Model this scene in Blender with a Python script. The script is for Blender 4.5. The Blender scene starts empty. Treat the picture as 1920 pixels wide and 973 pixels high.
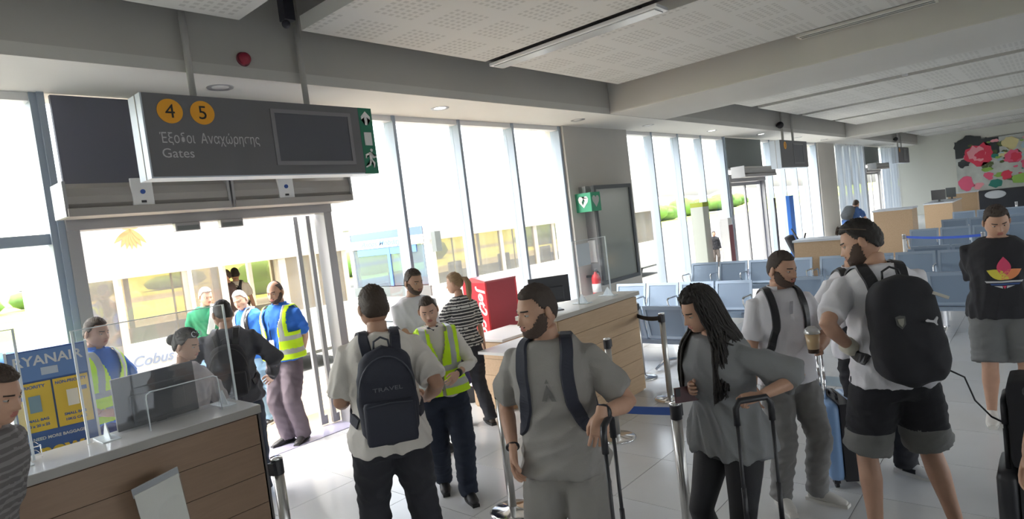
import bpy, bmesh, math, random
import numpy as np
from mathutils import Vector, Matrix
from mathutils.bvhtree import BVHTree
from math import radians as RAD, sin, cos, pi

# ------------------------------------------------------------ camera
SC = bpy.context.scene
COL = SC.collection
cam_data = bpy.data.cameras.new('camera')
cam = bpy.data.objects.new('camera', cam_data)
COL.objects.link(cam)
cam_data.sensor_width = 36.0
cam_data.lens = 1164.0 * 36.0 / 1920.0
cam_data.clip_start = 0.05
cam_data.clip_end = 3000
CR = Matrix(((0.6541679610072254, 0.1215341456969306, -0.7465210849141278),
             (-0.7467072919644051, -0.05332226371534715, -0.6630120333142194),
             (-0.12038479521448675, 0.9911539676669756, 0.0558687162836043)))
cam.matrix_world = Matrix.Translation((0, 0, 2.1)) @ CR.to_4x4()
SC.camera = cam

# ------------------------------------------------------------ sky and sun
world = bpy.data.worlds.new('hazy_summer_sky')
SC.world = world
world.use_nodes = True
wn = world.node_tree.nodes
wl = world.node_tree.links
sky = wn.new('ShaderNodeTexSky')
sky.sky_type = 'NISHITA'
sky.sun_disc = False
sky.sun_elevation = RAD(58)
sky.sun_rotation = RAD(-50)
sky.air_density = 1.0
sky.dust_density = 3.5
sky.ozone_density = 1.0
wn['Background'].inputs['Strength'].default_value = 0.55
hsv = wn.new('ShaderNodeHueSaturation')
hsv.inputs['Saturation'].default_value = 0.40
hsv.inputs['Value'].default_value = 1.0
warm = wn.new('ShaderNodeMix')
warm.data_type = 'RGBA'
warm.blend_type = 'MULTIPLY'
warm.inputs[0].default_value = 1.0
warm.inputs[7].default_value = (1.0, 0.975, 0.94, 1)
wl.new(sky.outputs[0], hsv.inputs['Color'])
wl.new(hsv.outputs[0], warm.inputs[6])
wl.new(warm.outputs[2], wn['Background'].inputs[0])

sun_data = bpy.data.lights.new('sun', 'SUN')
sun = bpy.data.objects.new('sun', sun_data)
COL.objects.link(sun)
sun_data.energy = 6.0
sun_data.angle = RAD(0.8)
sun_data.color = (1.0, 0.95, 0.86)
sun.rotation_euler = Vector((-0.40, 0.10, -0.90)).to_track_quat('-Z', 'Y').to_euler()

SC.view_settings.view_transform = 'Standard'
SC.view_settings.look = 'None'
SC.view_settings.gamma = 1.0
SC.view_settings.use_curve_mapping = False
SC.view_settings.exposure = 1.3

# ------------------------------------------------------------ materials
MATS = {}


def mat(name, col=(0.5, 0.5, 0.5), rough=0.6, metal=0.0, spec=0.5, bump=0.0, bscale=60.0,
        noise=0.0, nscale=8.0, coat=0.0, emit=None, estr=0.0, stretch=None):
    """Principled material with optional tone noise and fine bump."""
    if name in MATS:
        return MATS[name]
    m = bpy.data.materials.new(name)
    m.use_nodes = True
    nt = m.node_tree
    b = nt.nodes['Principled BSDF']
    b.inputs['Base Color'].default_value = (*col, 1)
    b.inputs['Roughness'].default_value = rough
    b.inputs['Metallic'].default_value = metal
    b.inputs['Specular IOR Level'].default_value = spec
    b.inputs['Coat Weight'].default_value = coat
    if emit:
        b.inputs['Emission Color'].default_value = (*emit, 1)
        b.inputs['Emission Strength'].default_value = estr
    if noise or bump:
        tc = nt.nodes.new('ShaderNodeTexCoord')
        mp = nt.nodes.new('ShaderNodeMapping')
        if stretch:
            mp.inputs['Scale'].default_value = stretch
        nt.links.new(tc.outputs['Object'], mp.inputs[0])
    if noise:
        n = nt.nodes.new('ShaderNodeTexNoise')
        n.inputs['Scale'].default_value = nscale
        n.inputs['Detail'].default_value = 4
        nt.links.new(mp.outputs[0], n.inputs[0])
        r = nt.nodes.new('ShaderNodeMix')
        r.data_type = 'RGBA'
        r.inputs[6].default_value = (*[c * (1 - noise) for c in col], 1)
        r.inputs[7].default_value = (*[min(1, c * (1 + noise)) for c in col], 1)
        nt.links.new(n.outputs[0], r.inputs[0])
        nt.links.new(r.outputs[2], b.inputs['Base Color'])
    if bump:
        n2 = nt.nodes.new('ShaderNodeTexNoise')
        n2.inputs['Scale'].default_value = bscale
        n2.inputs['Detail'].default_value = 3
        nt.links.new(mp.outputs[0], n2.inputs[0])
        bp = nt.nodes.new('ShaderNodeBump')
        bp.inputs['Strength'].default_value = bump
        bp.inputs['Distance'].default_value = 0.01
        nt.links.new(n2.outputs[0], bp.inputs['Height'])
        nt.links.new(bp.outputs[0], b.inputs['Normal'])
    MATS[name] = m
    return m


def glass(name, tint=(1, 1, 1), refl=0.08, haze=0.0):
    """thin clear sheet: straight-through light plus a mirror share and a little milky haze"""
    if name in MATS:
        return MATS[name]
    m = bpy.data.materials.new(name)
    m.use_nodes = True
    nt = m.node_tree
    nt.nodes.remove(nt.nodes['Principled BSDF'])
    out = nt.nodes['Material Output']
    t = nt.nodes.new('ShaderNodeBsdfTransparent')
    t.inputs[0].default_value = (*tint, 1)
    g = nt.nodes.new('ShaderNodeBsdfGlossy')
    g.inputs['Roughness'].default_value = 0.03
    g.inputs[0].default_value = (1, 1, 1, 1)
    d = nt.nodes.new('ShaderNodeBsdfDiffuse')
    d.inputs[0].default_value = (0.9, 0.92, 0.95, 1)
    mx = nt.nodes.new('ShaderNodeMixShader')
    mx.inputs[0].default_value = refl
    nt.links.new(t.outputs[0], mx.inputs[1])
    nt.links.new(g.outputs[0], mx.inputs[2])
    m2 = nt.nodes.new('ShaderNodeMixShader')
    m2.inputs[0].default_value = haze
    nt.links.new(mx.outputs[0], m2.inputs[1])
    nt.links.new(d.outputs[0], m2.inputs[2])
    nt.links.new(m2.outputs[0], out.inputs[0])
    MATS[name] = m
    return m


# ------------------------------------------------------------ object helpers
def tag(o, label=None, cat=None, group=None, kind=None):
    if label: o['label'] = label
    if cat: o['category'] = cat
    if group: o['group'] = group
    if kind: o['kind'] = kind
    return o


def empty(name, loc=(0, 0, 0), rz=0.0, label=None, cat=None, group=None, kind=None, scale=1.0):
    o = bpy.data.objects.new(name, None)
    COL.objects.link(o)
    o.location = loc
    o.rotation_euler = (0, 0, RAD(rz))
    o.scale = (scale,) * 3
    o.empty_display_size = 0.1
    return tag(o, label, cat, group, kind)


def link(name, me, m, parent=None, smooth=False):
    if m is not None and not me.materials:
        for x in (m if isinstance(m, (list, tuple)) else [m]):
            me.materials.append(x)
    if smooth:
        me.polygons.foreach_set('use_smooth', [True] * len(me.polygons))
    o = bpy.data.objects.new(name, me)
    COL.objects.link(o)
    o.parent = parent
    return o


def obj(name, bm, m, parent=None, smooth=False, loc=None, rot=None):
    me = bpy.data.meshes.new(name)
    bm.normal_update()
    bm.to_mesh(me)
    bm.free()
    o = link(name, me, m, parent, smooth)
    if loc: o.location = loc
    if rot: o.rotation_euler = rot
    return o


def copy_tree(o, parent=None, **kw):
    c = o.copy()
    COL.objects.link(c)
    c.parent = parent
    for ch in list(o.children):
        copy_tree(ch, c)
    return c


def B():
    return bmesh.new()


def box(bm, x0, x1, y0, y1, z0, z1, M=None, bev=0.0, mi=0):
    vs = [bm.verts.new((x, y, z)) for x in (x0, x1) for y in (y0, y1) for z in (z0, z1)]
    fs = []
    for f in ((0, 1, 3, 2), (4, 6, 7, 5), (0, 4, 5, 1), (2, 3, 7, 6), (0, 2, 6, 4), (1, 5, 7, 3)):
        fc = bm.faces.new([vs[i] for i in f])
        fc.material_index = mi
        fs.append(fc)
    if bev:
        es = list({e for f in fs for e in f.edges})
        r = bmesh.ops.bevel(bm, geom=es, offset=bev, segments=2, profile=0.6, affect='EDGES')
        vs = list({v for f in r['faces'] for v in f.verts} | {v for v in vs if v.is_valid})
    if M is not None:
        for v in vs:
            if v.is_valid: v.co = M @ v.co
    return vs


def boxo(name, x0, x1, y0, y1, z0, z1, m, parent=None, bev=0.0):
    bm = B()
    box(bm, x0, x1, y0, y1, z0, z1, bev=bev)
    return obj(name, bm, m, parent)


def frame_of(d, up=None):
    d = Vector(d).normalized()
    u = Vector(up) if up is not None else Vector((0, 0, 1))
    if abs(d.dot(u.normalized())) > 0.97:
        u = Vector((0, 1, 0))
    x = u.cross(d).normalized()
    y = d.cross(x).normalized()
    return x, y, d


def loft(bm, pts, rad, n=12, up=None, cap=True, fixed=None, mi=0):
    """tube through pts; rad = r or (rx, ry) per point; closed ends"""
    pts = [Vector(p) for p in pts]
    rings = []
    N = len(pts)
    px = None
    for i, p in enumerate(pts):
        if fixed:
            x, y = fixed
        else:
            d = (pts[min(i + 1, N - 1)] - pts[max(i - 1, 0)])
            if d.length < 1e-9: d = Vector((0, 0, 1))
            if px is None or up is not None:
                x, y, _ = frame_of(d, up)
            else:
                d.normalize()
                x = (px - d * px.dot(d)).normalized()
                y = d.cross(x)
            px = x
        r = rad[i] if isinstance(rad, (list, tuple)) else rad
        rx, ry = r if isinstance(r, (list, tuple)) else (r, r)
        rings.append([bm.verts.new(p + x * (rx * cos(2 * pi * k / n)) + y * (ry * sin(2 * pi * k / n))) for k in range(n)])
    for a, b in zip(rings, rings[1:]):
        for k in range(n):
            f = bm.faces.new((a[k], a[(k + 1) % n], b[(k + 1) % n], b[k]))
            f.material_index = mi
    if cap:
        bm.faces.new(rings[0][::-1]).material_index = mi
        bm.faces.new(rings[-1]).material_index = mi
    return rings


def tube(name, pts, r, m, parent=None, n=10, smooth=True):
    bm = B()
    loft(bm, pts, r, n)
    return obj(name, bm, m, parent, smooth)


def lathe(bm, prof, c=(0, 0, 0), n=24, mi=0):
    """prof: list of (r, z)"""
    rings = []
    for r, z in prof:
        if r < 1e-6:
            rings.append([bm.verts.new((c[0], c[1], c[2] + z))])
        else:
            rings.append([bm.verts.new((c[0] + r * cos(2 * pi * k / n), c[1] + r * sin(2 * pi * k / n), c[2] + z)) for k in range(n)])
    for a, b in zip(rings, rings[1:]):
        for k in range(n):
            q = [a[k % len(a)], a[(k + 1) % len(a)], b[(k + 1) % len(b)], b[k % len(b)]]
            u = []
            for v in q:
                if v not in u: u.append(v)
            if len(u) > 2:
                bm.faces.new(u).material_index = mi
    if len(rings[0]) > 1: bm.faces.new(rings[0][::-1]).material_index = mi
    if len(rings[-1]) > 1: bm.faces.new(rings[-1]).material_index = mi


def ellipsoid(bm, c, r, n=16, m=10, M=None, mi=0):
    rows = []
    for j in range(m + 1):
        t = pi * j / m
        if j in (0, m):
            rows.append([(0, 0, cos(t))])
        else:
            rows.append([(sin(t) * cos(2 * pi * k / n), sin(t) * sin(2 * pi * k / n), cos(t)) for k in range(n)])
    vr = []
    for row in rows:
        rr = []
        for p in row:
            v = Vector((p[0] * r[0], p[1] * r[1], p[2] * r[2]))
            if M is not None: v = M @ v
            rr.append(bm.verts.new(v + Vector(c)))
        vr.append(rr)
    for a, b in zip(vr, vr[1:]):
        for k in range(n):
            q = [a[k % len(a)], b[k % len(b)], b[(k + 1) % len(b)], a[(k + 1) % len(a)]]
            u = []
            for v in q:
                if v not in u: u.append(v)
            if len(u) > 2:
                bm.faces.new(u).material_index = mi


def prism(bm, pts, h, M=None, mi=0):
    """polygon in xy extruded 0..h along z"""
    a = [bm.verts.new((x, y, 0)) for x, y in pts]
    b = [bm.verts.new((x, y, h)) for x, y in pts]
    n = len(pts)
    fs = [bm.faces.new(a[::-1]), bm.faces.new(b)]
    for k in range(n):
        fs.append(bm.faces.new((a[k], a[(k + 1) % n], b[(k + 1) % n], b[k])))
    for f in fs: f.material_index = mi
    if M is not None:
        for v in a + b: v.co = M @ v.co
    bmesh.ops.triangulate(bm, faces=fs[:2])
    return a + b


def text(name, s, size, m, parent=None, M=None, depth=0.002, align='LEFT', shear=0.0, bold=0.0, xs=1.0):
    cu = bpy.data.curves.new(name, 'FONT')
    cu.body = s
    cu.size = size
    cu.extrude = depth
    cu.offset = bold
    cu.shear = shear
    cu.align_x = align
    cu.resolution_u = 3
    cu.materials.append(m)
    o = bpy.data.objects.new(name, cu)
    COL.objects.link(o)
    o.parent = parent
    me = bpy.data.meshes.new_from_object(o.evaluated_get(bpy.context.evaluated_depsgraph_get()))
    me.name = name
    bpy.data.objects.remove(o)
    if not me.materials: me.materials.append(m)
    o = bpy.data.objects.new(name, me)
    COL.objects.link(o)
    o.parent = parent
    o['kind'] = 'stuff'
    if M is not None: o.matrix_local = M @ Matrix.Diagonal((xs, 1, 1, 1))
    return o


def faceY(x, y, z, rz=0.0):
    """matrix for flat art standing upright: local x right, local y up, normal towards -Y (rz turns it)"""
    return Matrix.Translation((x, y, z)) @ Matrix.Rotation(RAD(rz), 4, 'Z') @ Matrix.Rotation(RAD(90), 4, 'X')


def evaluate(bm, voxel, smooth=4, keep=None):
    """union of overlapping closed shells -> one smooth skin"""
    me = bpy.data.meshes.new('tmp')
    bmesh.ops.recalc_face_normals(bm, faces=bm.faces)
    bm.to_mesh(me)
    bm.free()
    o = bpy.data.objects.new('tmp', me)
    COL.objects.link(o)
    r = o.modifiers.new('r', 'REMESH')
    r.mode = 'VOXEL'
    r.voxel_size = voxel
    if smooth:
        s = o.modifiers.new('s', 'SMOOTH')
        s.factor = 0.5
        s.iterations = smooth
    dg = bpy.context.evaluated_depsgraph_get()
    out = bpy.data.meshes.new_from_object(o.evaluated_get(dg))
    bpy.data.objects.remove(o)
    bpy.data.meshes.remove(me)
    return out


def coords(me):
    a = np.empty(len(me.vertices) * 3)
    me.vertices.foreach_get('co', a)
    return a.reshape(-1, 3)


def normals(me):
    a = np.empty(len(me.vertices) * 3)
    me.vertices.foreach_get('normal', a)
    return a.reshape(-1, 3)


def setco(me, a):
    me.vertices.foreach_set('co', a.reshape(-1))
    me.update()


def folds(me, amp, k=28.0, seed=0, mask=None, squash=(1, 1, 1)):
    """cloth folds: warped sine ridges pushed along the normal"""
    rs = np.random.RandomState(abs(int(seed)))
    p = coords(me) * np.array(squash)
    n = normals(me)
    d = np.zeros(len(p))
    for i in range(5):
        u = rs.normal(size=3); u /= np.linalg.norm(u)
        w = rs.normal(size=3); w /= np.linalg.norm(w)
        kk = k * (0.6 + 0.9 * rs.rand())
        s = np.sin(p @ u * kk + 1.7 * np.sin(p @ w * kk * 0.45 + rs.rand() * 6) + rs.rand() * 6)
        d += (1 - np.abs(s)) * 2 - 0.73
    d *= amp / 2.2
    if mask is not None: d *= mask(coords(me))
    setco(me, coords(me) + n * d[:, None])


def sstep(a, b, x):
    t = np.clip((x - a) / (b - a), 0, 1)
    return t * t * (3 - 2 * t)
# ============================================================ palette
def wood_mat(name, a, b, sx=(1.5, 14, 14)):
    if name in MATS: return MATS[name]
    m = mat(name, a, 0.45)
    nt = m.node_tree
    bs = nt.nodes['Principled BSDF']
    tc = nt.nodes.new('ShaderNodeTexCoord'); mp = nt.nodes.new('ShaderNodeMapping')
    mp.inputs['Scale'].default_value = sx
    n = nt.nodes.new('ShaderNodeTexNoise'); n.inputs['Scale'].default_value = 3.0; n.inputs['Detail'].default_value = 6; n.inputs['Distortion'].default_value = 0.6
    r = nt.nodes.new('ShaderNodeValToRGB')
    r.color_ramp.elements[0].position = 0.35; r.color_ramp.elements[0].color = (*a, 1)
    r.color_ramp.elements[1].position = 0.68; r.color_ramp.elements[1].color = (*b, 1)
    nt.links.new(tc.outputs['Object'], mp.inputs[0]); nt.links.new(mp.outputs[0], n.inputs[0])
    nt.links.new(n.outputs[0], r.inputs[0]); nt.links.new(r.outputs[0], bs.inputs['Base Color'])
    return m


def perforated_mat(name, base, dark, pitch, block):
    """plasterboard with square perforations grouped in blocks, printed as fine relief"""
    m = mat(name, base, 0.8)
    nt = m.node_tree; bs = nt.nodes['Principled BSDF']; L = nt.links.new
    tc = nt.nodes.new('ShaderNodeTexCoord'); sp = nt.nodes.new('ShaderNodeSeparateXYZ')
    L(tc.outputs['Object'], sp.inputs[0])

    def mth(op, a, b=None):
        q = nt.nodes.new('ShaderNodeMath'); q.operation = op
        for i, v in enumerate((a, b)):
            if v is None: continue
            if isinstance(v, (int, float)): q.inputs[i].default_value = v
            else: L(v, q.inputs[i])
        return q.outputs[0]

    def band(v, period, lo, hi):
        f = mth('FRACT', mth('DIVIDE', mth('ADD', v, 100.0), period))
        return mth('MULTIPLY', mth('GREATER_THAN', f, lo), mth('LESS_THAN', f, hi))
    h = mth('MULTIPLY', band(sp.outputs[0], pitch, 0.22, 0.78), band(sp.outputs[1], pitch, 0.22, 0.78))
    k = mth('MULTIPLY', band(sp.outputs[0], block, 0.10, 0.90), band(sp.outputs[1], block, 0.10, 0.90))
    f = mth('MULTIPLY', h, k)
    mx = nt.nodes.new('ShaderNodeMix'); mx.data_type = 'RGBA'
    mx.inputs[6].default_value = (*base, 1); mx.inputs[7].default_value = (*dark, 1)
    L(f, mx.inputs[0]); L(mx.outputs[2], bs.inputs['Base Color'])
    return m


M_PLASTER = mat('grey_plaster', (0.56, 0.545, 0.51), 0.85, noise=0.04, nscale=2)
M_SOFFIT = mat('white_plaster', (0.68, 0.67, 0.63), 0.85, noise=0.03, nscale=2)
M_BEAM = mat('beam_plaster', (0.57, 0.56, 0.525), 0.85, noise=0.03, nscale=1.5)
M_SLAB = mat('roof_void', (0.16, 0.16, 0.16), 0.9)
M_PERF = perforated_mat('perforated_board', (0.60, 0.595, 0.565), (0.47, 0.465, 0.44), 0.075, 0.60)
M_TILE = mat('floor_tile', (0.68, 0.69, 0.70), 0.15, spec=0.5, noise=0.05, nscale=3)
M_TILE2 = mat('floor_tile_warm', (0.66, 0.665, 0.665), 0.18, spec=0.5, noise=0.05, nscale=4)
M_GROUT = mat('grout', (0.33, 0.33, 0.33), 0.8)
M_ALU = mat('pale_aluminium', (0.33, 0.39, 0.47), 0.5, 0.0)
M_ALUG = mat('grey_aluminium', (0.36, 0.36, 0.37), 0.4, 0.3)
M_DARK = mat('slate_panel', (0.145, 0.15, 0.195), 0.45)
M_DARKG = mat('grey_panel', (0.16, 0.18, 0.18), 0.5)
M_GLASS = glass('window_glass', (0.97, 0.985, 0.98), 0.05, 0.0)
M_PLEXI = glass('clear_acrylic', (0.96, 0.97, 0.98), 0.03, 0.03)
M_PLEXE = mat('acrylic_edge', (0.70, 0.76, 0.80), 0.2, spec=0.8)
M_WHITE = mat('white_lacquer', (0.80, 0.80, 0.80), 0.4)
M_CREAM = mat('cream_wall', (0.64, 0.64, 0.58), 0.85, noise=0.02, nscale=1)
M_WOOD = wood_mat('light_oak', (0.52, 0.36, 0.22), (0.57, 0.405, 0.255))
M_WOODD = wood_mat('brown_oak', (0.27, 0.18, 0.12), (0.30, 0.20, 0.135))  # darker brown oak of the nearest desk
M_TOP = mat('grey_worktop', (0.58, 0.58, 0.58), 0.12, spec=1.0)
M_TOPE = mat('worktop_edge', (0.36, 0.35, 0.33), 0.5)
M_STEEL = mat('brushed_steel', (0.60, 0.59, 0.57), 0.28, 0.9)
M_CHROME = mat('chrome', (0.85, 0.85, 0.86), 0.12, 1.0)
M_BLACK = mat('black_plastic', (0.022, 0.022, 0.026), 0.4)
M_BLACKC = mat('black_cloth', (0.020, 0.020, 0.024), 0.85, bump=0.25, bscale=300)
M_SEAT = mat('blue_grey_perforated_steel', (0.24, 0.315, 0.42), 0.35, 0.35, bump=0.15, bscale=400)
M_SEATF = mat('seat_rim', (0.33, 0.41, 0.52), 0.3, 0.4)
M_GREEN = mat('sign_green', (0.02, 0.20, 0.12), 0.5)
M_ORANGE = mat('sign_orange', (0.92, 0.42, 0.03), 0.5)
M_PRINTW = mat('print_white', (0.85, 0.85, 0.85), 0.5)
M_RED = mat('signal_red', (0.62, 0.03, 0.04), 0.45)
M_BLUEB = mat('belt_blue', (0.05, 0.12, 0.42), 0.7)
M_DARKGLASS = mat('dark_screen', (0.11, 0.115, 0.14), 0.3)

YW = 6.4      # window wall
ZS = 3.69     # soffit
ZP = 4.05     # underside of the ceiling panels
ZR = 4.62     # roof slab


def struct(name, x0, x1, y0, y1, z0, z1, m, label=None, bev=0, parent=None):
    o = boxo(name, x0, x1, y0, y1, z0, z1, m, parent, bev)
    if parent is None: tag(o, label, None, None, 'structure')
    return o


# ------------------------------------------------------------ floor with tiles
floor = struct('floor', -6, 39.3, -10, YW + 0.25, -0.20, -0.004, M_GROUT, 'pale grey tiled terminal floor')
TS = 0.75
tiles = []
for i in range(-9, 54):
    for j in range(-14, 9):
        x, y = i * TS, j * TS + 0.35
        if y + TS > YW + 0.24 or y < -10 or x + TS > 39.3 or x < -6: continue
        cxx, cyy = x + TS / 2, y + TS / 2
        a = math.degrees(math.atan2(cyy, cxx))
        d = math.hypot(cxx, cyy)
        tiles.append((d if (-4 < a < 84 and d > 1.6) else d + 100, x, y))
tiles.sort()
bmt = B(); g = 0.0025
box(bmt, g, TS - g, g, TS - g, -0.006, 0.0)
tm = bpy.data.meshes.new('tile'); bmt.to_mesh(tm); bmt.free(); tm.materials.append(M_TILE)
tm2 = tm.copy(); tm2.materials[0] = M_TILE2
rt = random.Random(4)
for d, x, y in tiles[:290]:
    o = bpy.data.objects.new('tile', tm if rt.random() < 0.6 else tm2)
    COL.objects.link(o); o.parent = floor; o.location = (x, y, 0)
bm = B()
for d, x, y in tiles[290:]:
    box(bm, x + g, x + TS - g, y + g, y + TS - g, -0.006, 0.0)
tag(obj('tile_field', bm, M_TILE, floor), kind='stuff')

# ------------------------------------------------------------ ceiling
ceil = struct('ceiling', -6, 39.3, -10, YW + 0.4, ZR, ZR + 0.15, M_SLAB, 'ceiling of floating perforated panels between beams')
for x0, x1 in ((-3.2, -0.5), (0.0, 2.60), (3.17, 5.57), (6.02, 8.55), (11.2, 14.2), (14.6, 17.5), (17.9, 20.8), (21.2, 23.9), (26.5, 29.4), (29.8, 32.7), (33.1, 36.0), (36.4, 39.1)):
    pn = boxo('panel', 0, x1 - x0, -9.7, 4.99, ZP, ZP + 0.13, M_SOFFIT, ceil, 0)
    pn.location = (x0, 0, 0)
    pn.data.materials.append(M_PERF)
    for f in pn.data.polygons:
        if f.normal.z < -0.5: f.material_index = 1
struct('trim_soffit', -6, 39.3, 5.40, YW + 0.4, ZS, ZS + 0.10, M_SOFFIT, 'white soffit strip above the windows')
struct('wall_bulkhead', -6, 39.3, 5.40, 5.50, ZS + 0.10, ZR, M_PLASTER, 'grey bulkhead face stepping down to the window soffit')
for n, (x0, x1) in enumerate(((-6.0, -4.4), (8.90, 10.80), (24.15, 26.2))):
    struct('trim_beam', x0, x1, -10, 5.40, ZS, ZR, M_BEAM, ('wide plaster ceiling beam behind the first bay', 'wide plaster ceiling beam between first and second bay', 'plaster ceiling beam between second and third bay')[n], 0.02)
struct('wall_far', 39.1, 39.3, -10, YW, 0, ZR, M_CREAM, 'cream end wall carrying the flower mural')
struct('wall_rear', -6.2, -6.0, -10, YW, 0, ZR, M_CREAM, 'plain wall behind the camera')
wr = struct('wall_right', -6.2, 39.3, -10.2, -10, 0, 0.5, M_CREAM, 'unseen wall across the hall, left open for sky light')  # wide openings without panes, left to let sky light fill the hall
boxo('lintel', -6.2, 39.3, -10.2, -10, 3.6, ZR, M_CREAM, wr)
for k in range(8):
    boxo('column', -6.0 + k * 6.2, -5.2 + k * 6.2, -10.2, -10, 0.5, 3.6, M_CREAM, wr)

# window wall columns
for n, (x0, x1) in enumerate(((-6.2, -4.6), (8.87, 11.0), (24.22, 26.45))):
    struct('wall_left_column', x0, x1, YW - 0.05, YW + 0.35, 0, ZS, M_PLASTER, ('window wall pier behind the camera', 'grey plaster pier carrying the notice board', 'grey plaster pier between second and third bay')[n])
struct('wall_left_kerb', -6.2, 1.50, YW, YW + 0.2, -0.02, 0.06, M_ALUG, 'low sill under the first windows')
struct('wall_left_kerb', 4.12, 15.97, YW, YW + 0.2, -0.02, 0.06, M_ALUG, 'low sill under the middle windows')
struct('wall_left_kerb', 18.60, 31.5, YW, YW + 0.2, -0.02, 0.06, M_ALUG, 'low sill under the far windows')


def window(n, x0, x1, mulls, label, transom=None, z0=0.06, blind=False):
    w = empty('window_%d' % n, ((x0 + x1) / 2, YW, 0), 0, label, None, None, 'structure')
    cx_ = (x0 + x1) / 2

    def P(name, a, b, c, d, e, f, m):
        return boxo(name, a - cx_, b - cx_, c, d, e, f, m, w)
    for x in mulls:
        P('mullion', x - 0.05, x, 0.0, 0.19, z0, ZS - 0.0, M_ALU)
        P('gasket', x, x + 0.012, 0.02, 0.19, z0, ZS, M_DARKG)
    P('head_rail', x0, x1, 0.02, 0.16, ZS - 0.07, ZS - 0.001, M_WHITE)
    P('sill_rail', x0, x1, 0.02, 0.16, z0, z0 + 0.05, M_ALU)
    xs = [x0] + [m for m in mulls if x0 + 0.1 < m < x1 - 0.08] + [x1]
    for a, b in zip(xs, xs[1:]):
        P('pane', a + 0.012, b - 0.05, 0.12, 0.128, z0 + 0.05, ZS - 0.07, M_GLASS)
        if transom:
            P('transom', a + 0.012, b - 0.05, 0.04, 0.16, transom - 0.045, transom + 0.045, M_ALU)
    return w


window(1, -4.6, 1.45, [-3.35, -2.15, -0.95, 0.25, 1.45], 'window left of the open gate door', transom=2.45)
window(2, 4.12, 8.87, [5.26, 6.44, 7.62, 8.86], 'tall windows right of the open gate door')
window(3, 11.0, 15.95, [12.14, 13.37, 14.60, 15.92], 'tall windows left of the second gate door')
window(4, 18.62, 24.22, [19.4, 20.6, 21.8, 23.0, 24.2], 'tall windows right of the second gate door')
M_BLIND = glass('white_screen_fabric', (0.42, 0.46, 0.50), 0.0, 0.55)
window(5, 26.45, 31.4, [27.7, 28.9, 30.2, 31.4], 'far windows left of the third gate door')
window(6, 34.6, 39.1, [35.8, 37.0, 38.2, 39.05], 'far windows right of the third gate door')
for n, (x0, x1) in enumerate(((26.5, 31.35), (34.65, 39.05))):
    t = empty('curtain', ((x0 + x1) / 2, YW - 0.06, 0), 0, ('sheer white curtain left of the third gate door', 'sheer white curtain right of the third gate door')[n], 'curtain')
    bm = B(); pr = None
    nx = 90
    for i in range(nx + 1):
        x = (x0 - x1) / 2 + (x1 - x0) * i / nx
        y = 0.035 * sin(x * 9.0) + 0.015 * sin(x * 23)
        q = (bm.verts.new((x, y, 0.08)), bm.verts.new((x, y, ZS - 0.01)))
        if pr: bm.faces.new((pr[0], q[0], q[1], pr[1]))
        pr = q
    obj('cloth', bm, M_BLIND, t, True)
    boxo('curtain_rail', (x0 - x1) / 2, (x1 - x0) / 2, -0.03, 0.03, ZS - 0.035, ZS, M_WHITE, t)


def gate_door(n, x0, x1, label, opened):
    zt = 2.50
    d = empty('door_%d' % n, ((x0 + x1) / 2, YW, 0), 0, label, None, None, 'structure')
    cx_ = (x0 + x1) / 2

    def P(name, a, b, c, e, f, g, m, par=None, bev=0):
        return boxo(name, a - cx_, b - cx_, c, e, f, g, m, par or d, bev)
    P('header', x0, x1, -0.06, 0.16, zt, zt + 0.14, M_ALUG, None, 0.006)
    P('jamb', x0, x0 + 0.10, -0.04, 0.18, 0, zt, M_ALUG)
    P('jamb', x1 - 0.10, x1, -0.04, 0.18, 0, zt, M_ALUG)
    P('jamb_cover', x0 - 0.05, x0, -0.03, 0.19, 0, ZS, M_ALU)
    P('overpanel', x0 + 0.04, x1 - 0.06, -0.03, 0.02, 2.86, ZS - 0.02, M_DARK if n == 1 else M_DARKG)
    P('overpanel_rail', x0, x1 - 0.02, -0.04, 0.05, 2.82, 2.86, M_WHITE)
    P('overpanel_rail', x0, x1, -0.04, 0.05, 2.64, 2.70, M_ALUG)
    P('threshold', x0, x1, -0.14, 0.22, -0.005, 0.008, mat('threshold_plate', (0.45, 0.44, 0.58), 0.25, 0.3))

    def leaf(a, b, y):
        l = P('door_leaf', a, b, y, y + 0.045, 0.02, 0.12, M_ALUG)
        P('stile', a, a + 0.06, y, y + 0.045, 0.12, zt - 0.01, M_ALUG, l)
        P('stile', b - 0.06, b, y, y + 0.045, 0.12, zt - 0.01, M_ALUG, l)
        P('top_rail', a + 0.06, b - 0.06, y, y + 0.045, zt - 0.10, zt - 0.01, M_ALUG, l)
        P('pane', a + 0.06, b - 0.06, y + 0.018, y + 0.026, 0.12, zt - 0.10, M_GLASS, l)
    if opened:
        for k, xx in enumerate((x1 - 0.20, x1 - 0.33, x0 + 0.08)):
            l = P('door_leaf', xx, xx + 0.09, 0.19 + 0.05 * k, 0.235 + 0.05 * k, 0.02, 0.12, M_ALUG)
            P('stile', xx, xx + 0.05, 0.19 + 0.05 * k, 0.235 + 0.05 * k, 0.12, zt - 0.01, M_ALUG, l)
            P('pane', xx + 0.05, xx + 0.09, 0.21 + 0.05 * k, 0.218 + 0.05 * k, 0.12, zt - 0.1, M_GLASS, l)
    else:
        m = cx_
        leaf(x0 + 0.10, m + 0.02, 0.06)
        leaf(m - 0.02, x1 - 0.10, 0.06)
    return d


gate_door(1, 1.50, 4.10, 'open sliding gate door leading to the apron', True)
gate_door(2, 15.97, 18.60, 'closed glazed gate door of the second bay', False)
gate_door(3, 31.5, 34.55, 'closed glazed gate door of the third bay', False)

M_AIRC = mat('air_curtain_shell', (0.36, 0.34, 0.32), 0.4, 0.15)


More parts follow.
